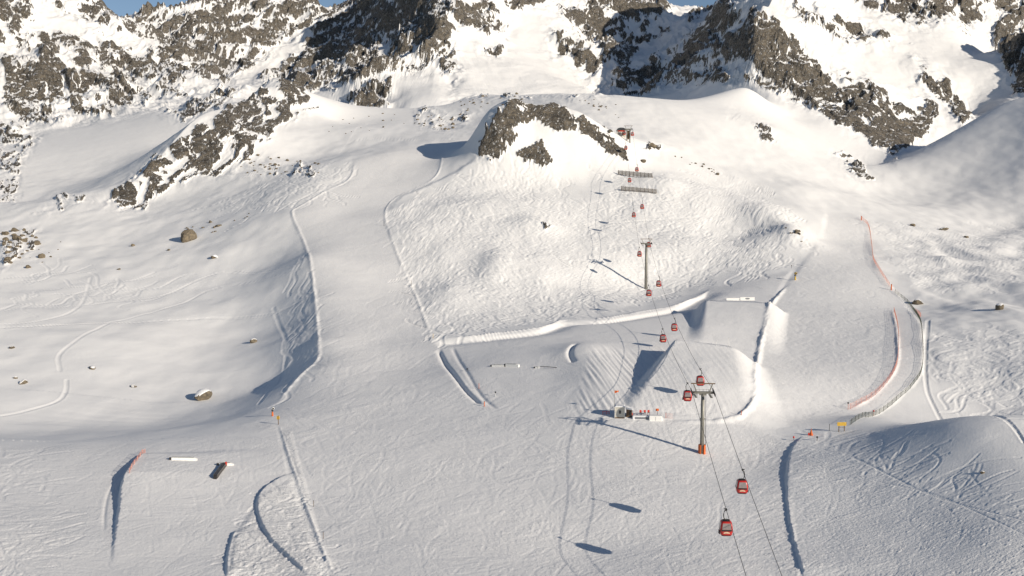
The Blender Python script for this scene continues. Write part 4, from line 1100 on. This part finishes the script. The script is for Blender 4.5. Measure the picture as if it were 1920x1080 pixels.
def cannon(px, py, label, pad, drum, s=1.0):
    g = G(px, py); t = thing('snow_cannon', g, R(20), label, 'snow cannon', 'snow cannons')
    MB().tube([(0, 0, -0.4), (0, 0, 1.6 * s)], 0.42 * s, 10, 0.3 * s).build('padding', pad, t, True)
    MB().tube([(0, 0, 1.6 * s), (0, 0, 2.6 * s)], 0.13 * s, 8).build('mast', 'dark', t)
    MB().box((0, 0.1, 2.1 * s), (0.7 * s, 0.5 * s, 0.6 * s)).build('control_box', 'dark', t)
    MB().loft([[(0.15 + r_ * math.cos(a) * s, y_ * s, (2.95 + r_ * math.sin(a)) * s) for a in np.linspace(0, 2 * math.pi, 14, endpoint=False)] for r_, y_ in ((0.42, -0.7), (0.5, -0.6), (0.46, 0.2), (0.34, 0.7))]).build('fan_drum', drum, t, True)
    MB().tube([(0.15, -0.72 * s, 2.95 * s), (0.15, -0.74 * s, 2.95 * s)], 0.36 * s, 14).build('fan_grille', 'dark', t)
cannon(1491, 525, 'yellow and black snow cannon beside the top of the right run', 'yellow', 'yellow')
cannon(511, 780, 'snow cannon with orange padding next to the yellow sign', 'orange', 'white', 0.7)
def marker(px, py, label, mat, hgt, r, name='marker_pole', ball=None, grp='marker poles'):
    g = G(px, py); t = thing(name, g, 0, label, 'marker', grp)
    MB().tube([(0, 0, -0.4), (0.02, 0, hgt)], r, 8).build('pole', mat, t, True)
    if ball:
        MB().loft([[(b * math.cos(a), b * math.sin(a), hgt + z) for a in np.linspace(0, 2 * math.pi, 10, endpoint=False)] for b, z in ((0.1, -0.05), (0.22, 0.1), (0.24, 0.25), (0.12, 0.42))]).build('marker_disc', ball, t, True)
    else:
        MB().tube([(0.02, 0, hgt - 0.02), (0.02, 0, hgt + 0.06)], r * 1.15, 8).build('cap', 'dark', t)
    return t
marker(1671, 544, 'thick orange pole at the lower end of the upper net', 'orange', 2.5, 0.28)
marker(1615, 413, 'orange pole at the top end of the upper net', 'orange', 2.4, 0.25)
marker(1590, 768, 'dark topped red pole at the lower end of the inner net', 'netred', 1.6, 0.07, ball='dark')
marker(1638, 779, 'short red pole on the outer edge of the path', 'netred', 1.0, 0.07, ball='signred')
marker(720, 424, 'dark pole on the right edge of the left run, upper', 'dsteel', 2.6, 0.09)
marker(771, 536, 'dark pole on the right edge of the left run, halfway down', 'dsteel', 2.2, 0.09)
marker(812, 634, 'thin pole where the left run meets the snow bank', 'yellow', 1.6, 0.06)
marker(876, 696, 'black dotted marker on the bright park edge, upper', 'dsteel', 0.5, 0.05, ball='dark')
marker(929, 743, 'black dotted marker on the bright park edge, lower', 'white', 0.9, 0.05, ball='dark')
marker(898, 729, 'thin orange stake on the park edge above the snow ditch', 'orange', 1.6, 0.06)
marker(908, 762, 'orange stake at the lower end of the snow ditch', 'orange', 1.3, 0.12)
marker(1266, 648, 'thin pole at the left corner of the big jump lip', 'white', 1.6, 0.06)
marker(1343, 648, 'thin pole in the middle of the big jump lip', 'white', 1.4, 0.06)
marker(1366, 650, 'thin tall pole at the right corner of the big jump lip', 'white', 2.6, 0.06)
marker(1488, 826, 'small red topped stake at the upper corner of the grey mound', 'dsteel', 0.6, 0.05, ball='signred')
marker(1555, 808, 'thin dark stake left of the yellow board', 'dsteel', 1.6, 0.06)
marker(1532, 826, 'short dark stake below the orange cone', 'dsteel', 0.6, 0.08, ball='dark')
marker(1484, 503, 'small dark marker on the bank above the yellow cannon', 'dsteel', 1.0, 0.06, ball='dark')
marker(1390, 778, 'orange stake at the foot of the right snow bank', 'orange', 1.1, 0.07)
for px, lb in ((1050, 'left'), (1060, 'middle'), (1083, 'right')): pass
for i, (px, py) in enumerate([(588, 950), (606, 1010)]):
    marker(px, py, ('thin dark net stake on the lower left run edge, farther one', 'thin dark net stake on the lower left run edge, nearer one')[i], 'brown', 1.2, 0.05)
g = G(1521, 816); t = thing('orange_cone', g, 0, 'orange cone shaped pad at the corner of the grey mound', 'cone')
MB().tube([(0, 0, -0.2), (0, 0, 0.6), (0, 0, 1.3)], 0.5, 12, 0.1).build('cone_body', 'orange', t, True); MB().tube([(0, 0, 1.28), (0, 0, 1.6)], 0.06, 6).build('tip', 'orange', t); MB().box((-0.5, 0.1, 0.25), (0.4, 0.35, 0.6)).build('base_block', 'signred', t)

# ------------------------------------------------------------------ boulders
def rock_mesh(seed, name='boulder'):
    r = random.Random(seed); bm = bmesh.new(); bmesh.ops.create_icosphere(bm, subdivisions=3, radius=1.0)
    planes = []
    for _ in range(11):
        nrm = Vector((r.gauss(0, 1), r.gauss(0, 1), r.gauss(0, 0.8))).normalized(); planes.append((nrm, r.uniform(0.55, 0.9)))
    for v in bm.verts:
        p = v.co.copy()
        for nrm, d in planes:
            k = p.dot(nrm)
            if k > d: p -= nrm * (k - d)
        p += p.normalized() * r.uniform(-0.02, 0.02)
        v.co = p
    me = bpy.data.meshes.new(name); bm.to_mesh(me); bm.free(); me.materials.append(BO); return me
RM = [rock_mesh(s) for s in range(8)]
def snowcap_mesh(src):
    bm = bmesh.new(); bm.from_mesh(src)
    kill = [f for f in bm.faces if f.normal.z < 0.55]
    bmesh.ops.delete(bm, geom=kill, context='FACES')
    ext = bmesh.ops.extrude_face_region(bm, geom=list(bm.faces))
    for v in [e_ for e_ in ext['geom'] if isinstance(e_, bmesh.types.BMVert)]: v.co.z += 0.14; v.co.x *= 0.93; v.co.y *= 0.93
    me = bpy.data.meshes.new('snow_cap'); bm.to_mesh(me); bm.free(); me.materials.append(M['cap']); return me
RC = [snowcap_mesh(m) for m in RM]
def boulder(px, py, w, label, k=0, hs=0.8, cap=False, group=None, ymin=0, sink=0.25):
    g = G(px, py, ymin); y = g.y; r_ = w * y / FPX / 2 / 0.8
    o = bpy.data.objects.new('boulder', RM[k % 8]); COL.objects.link(o)
    o.scale = (r_, r_ * 0.85, r_ * hs); o.rotation_euler = (rnd.uniform(-0.2, 0.2), rnd.uniform(-0.2, 0.2), rnd.uniform(0, 6.28))
    o.location = g + Vector((0, r_ * 0.4, r_ * hs * (0.75 - sink)))
    tag(o, label, 'boulder', group)
    if cap:
        c = bpy.data.objects.new('snow_cap', RC[k % 8]); COL.objects.link(c); c.parent = o
    return o
boulder(352, 453, 26, 'largest bare brown boulder on the upper left slope', 1, 0.95)
boulder(378, 750, 34, 'big snow capped boulder in the left hollow near the run', 2, 0.55, True)
boulder(475, 643, 12, 'small snow capped boulder on the slope right of the hollow', 3, 0.7, True)
boulder(402, 485, 12, 'small brown boulder right of and below the largest boulder', 4, 0.6, True)
boulder(408, 425, 14, 'flat dark slab above the largest boulder', 5, 0.35)
boulder(43, 720, 16, 'snow capped boulder at the left edge of the hollow', 6, 0.5, True)
boulder(28, 710, 8, 'small dark boulder just left of the capped hollow boulder', 7, 0.5, True)
boulder(250, 726, 12, 'low snowy boulder in the middle of the hollow', 0, 0.4, True)
boulder(171, 692, 14, 'low snow covered boulder in the left part of the hollow', 1, 0.4, True)
boulder(20, 654, 12, 'dark low boulder by the left frame edge', 2, 0.4, True)
boulder(77, 484, 12, 'brown boulder right of the rock patch at the left edge', 3, 0.8)
boulder(52, 503, 10, 'dark boulder below the rock patch at the left edge', 4, 0.7)
boulder(222, 506, 7, 'single small dark stone in the smooth upper hollow', 5, 0.5)
boulder(248, 462, 9, 'pair of dark stones left of the largest boulder', 6, 0.6)
boulder(316, 470, 6, 'tiny dark stone below the largest boulder', 7, 0.6)
boulder(1722, 571, 20, 'dark shaded boulder hole right of the path bend', 0, 0.5, True)
boulder(1876, 580, 22, 'dark boulder in the hollow at the right edge', 1, 0.5, True)
boulder(1845, 760, 6, 'tiny stone on the smooth slope', 2) if False else None
boulder(1843, 888, 8, 'single small stone on the smooth top of the grey mound', 3, 0.6, True)
boulder(1770, 432, 16, 'dark flat rock on the crest at the right', 4, 0.4, True)
boulder(1812, 446, 10, 'small dark rock right of the flat crest rock', 5, 0.5)
boulder(1712, 424, 14, 'low dark rock beyond the top of the orange net', 6, 0.4, True)
boulder(1222, 276, 18, 'dark rock in the shaded dip right of the farthest tower', 7, 0.5, True)
boulder(1205, 304, 14, 'flat brown rock above the upper snow fence', 0, 0.4)
boulder(1345, 328, 9, 'small rock on the snow right of the snow fences', 1, 0.5)
SC = [ # zone, count, size, group label
 ([(0,436),(70,430),(66,470),(10,500)], 34, (6, 15), 'dark brown rock in the cluster at the left frame edge', 'rocks at the left edge'),
 ([(330,432),(470,400),(480,415),(400,440)], 16, (3, 7), 'small dark stone scattered above the largest boulder', 'stones above the largest boulder'),
 ([(470,290),(600,300),(610,330),(430,328)], 42, (3, 7), 'small dark stone scattered below the left ridge', 'stones below the left ridge'),
 ([(780,215),(890,215),(850,245),(770,240)], 26, (3, 8), 'small brown stone on the snow field left of the knoll', 'stones left of the knoll'),
 ([(860,180),(1000,176),(980,200),(860,210)], 22, (3, 7), 'small stone near the crest left of the knoll', 'stones near the crest'),
 ([(1080,185),(1170,190),(1160,222),(1090,205)], 18, (2, 5), 'tiny stone on the snow right of the knoll top', 'stones right of the knoll'),
 ([(1470,425),(1500,435),(1516,460),(1495,458)], 9, (4, 9), 'dark rock on the bright hump left of the right run', 'rocks on the bright hump'),
 ([(1240,285),(1340,310),(1340,325),(1260,300)], 12, (3, 7), 'small dark stone on the slope right of the gondola', 'stones right of the gondola'),
 ([(600,230),(740,210),(760,235),(600,260)], 16, (2, 5), 'tiny stone on the pale upper snow field', 'stones on the upper field'),
 ([(40,455),(120,440),(110,500),(60,515)], 8, (2, 5), 'tiny dark stone beside the left edge rock cluster', 'stones beside the left cluster'),
]
ORD = ['leftmost', 'second', 'third', 'fourth', 'fifth', 'sixth', 'seventh', 'eighth', 'ninth', 'tenth', 'eleventh', 'twelfth', 'thirteenth', 'fourteenth', 'fifteenth', 'sixteenth', 'seventeenth', 'eighteenth', 'nineteenth']
def ordinal(i):
    if i < 19: return ORD[i]
    k = i + 1; tens = {2: 'twent', 3: 'thirt', 4: 'fort'}[k // 10]
    return tens + 'ieth' if k % 10 == 0 else tens + 'y-' + ['', 'first', 'second', 'third', 'fourth', 'fifth', 'sixth', 'seventh', 'eighth', 'ninth'][k % 10]
for poly, cnt, (s0, s1), lb, gp in SC:
    P_ = np.array(poly, float); spots = []
    while len(spots) < cnt:
        px = rnd.uniform(P_[:, 0].min(), P_[:, 0].max()); py = rnd.uniform(P_[:, 1].min(), P_[:, 1].max()); c = False
        for i in range(len(P_)):
            p, q = P_[i], P_[i-1]
            if (p[1] > py) != (q[1] > py) and px < (q[0]-p[0])*(py-p[1])/(q[1]-p[1])+p[0]: c = not c
        if c: spots.append((px, py))
    for i, (px, py) in enumerate(sorted(spots)):
        l_ = lb + (', leftmost of its scatter' if i == 0 else ', ' + ordinal(i) + ' from the left')
        boulder(px, py, s0 + (s1 - s0) * rnd.random() ** 2, l_, rnd.randrange(8), rnd.uniform(0.4, 0.8), False, gp, 0, 0.3)
print('objects', time.time() - T0, len(bpy.data.objects))
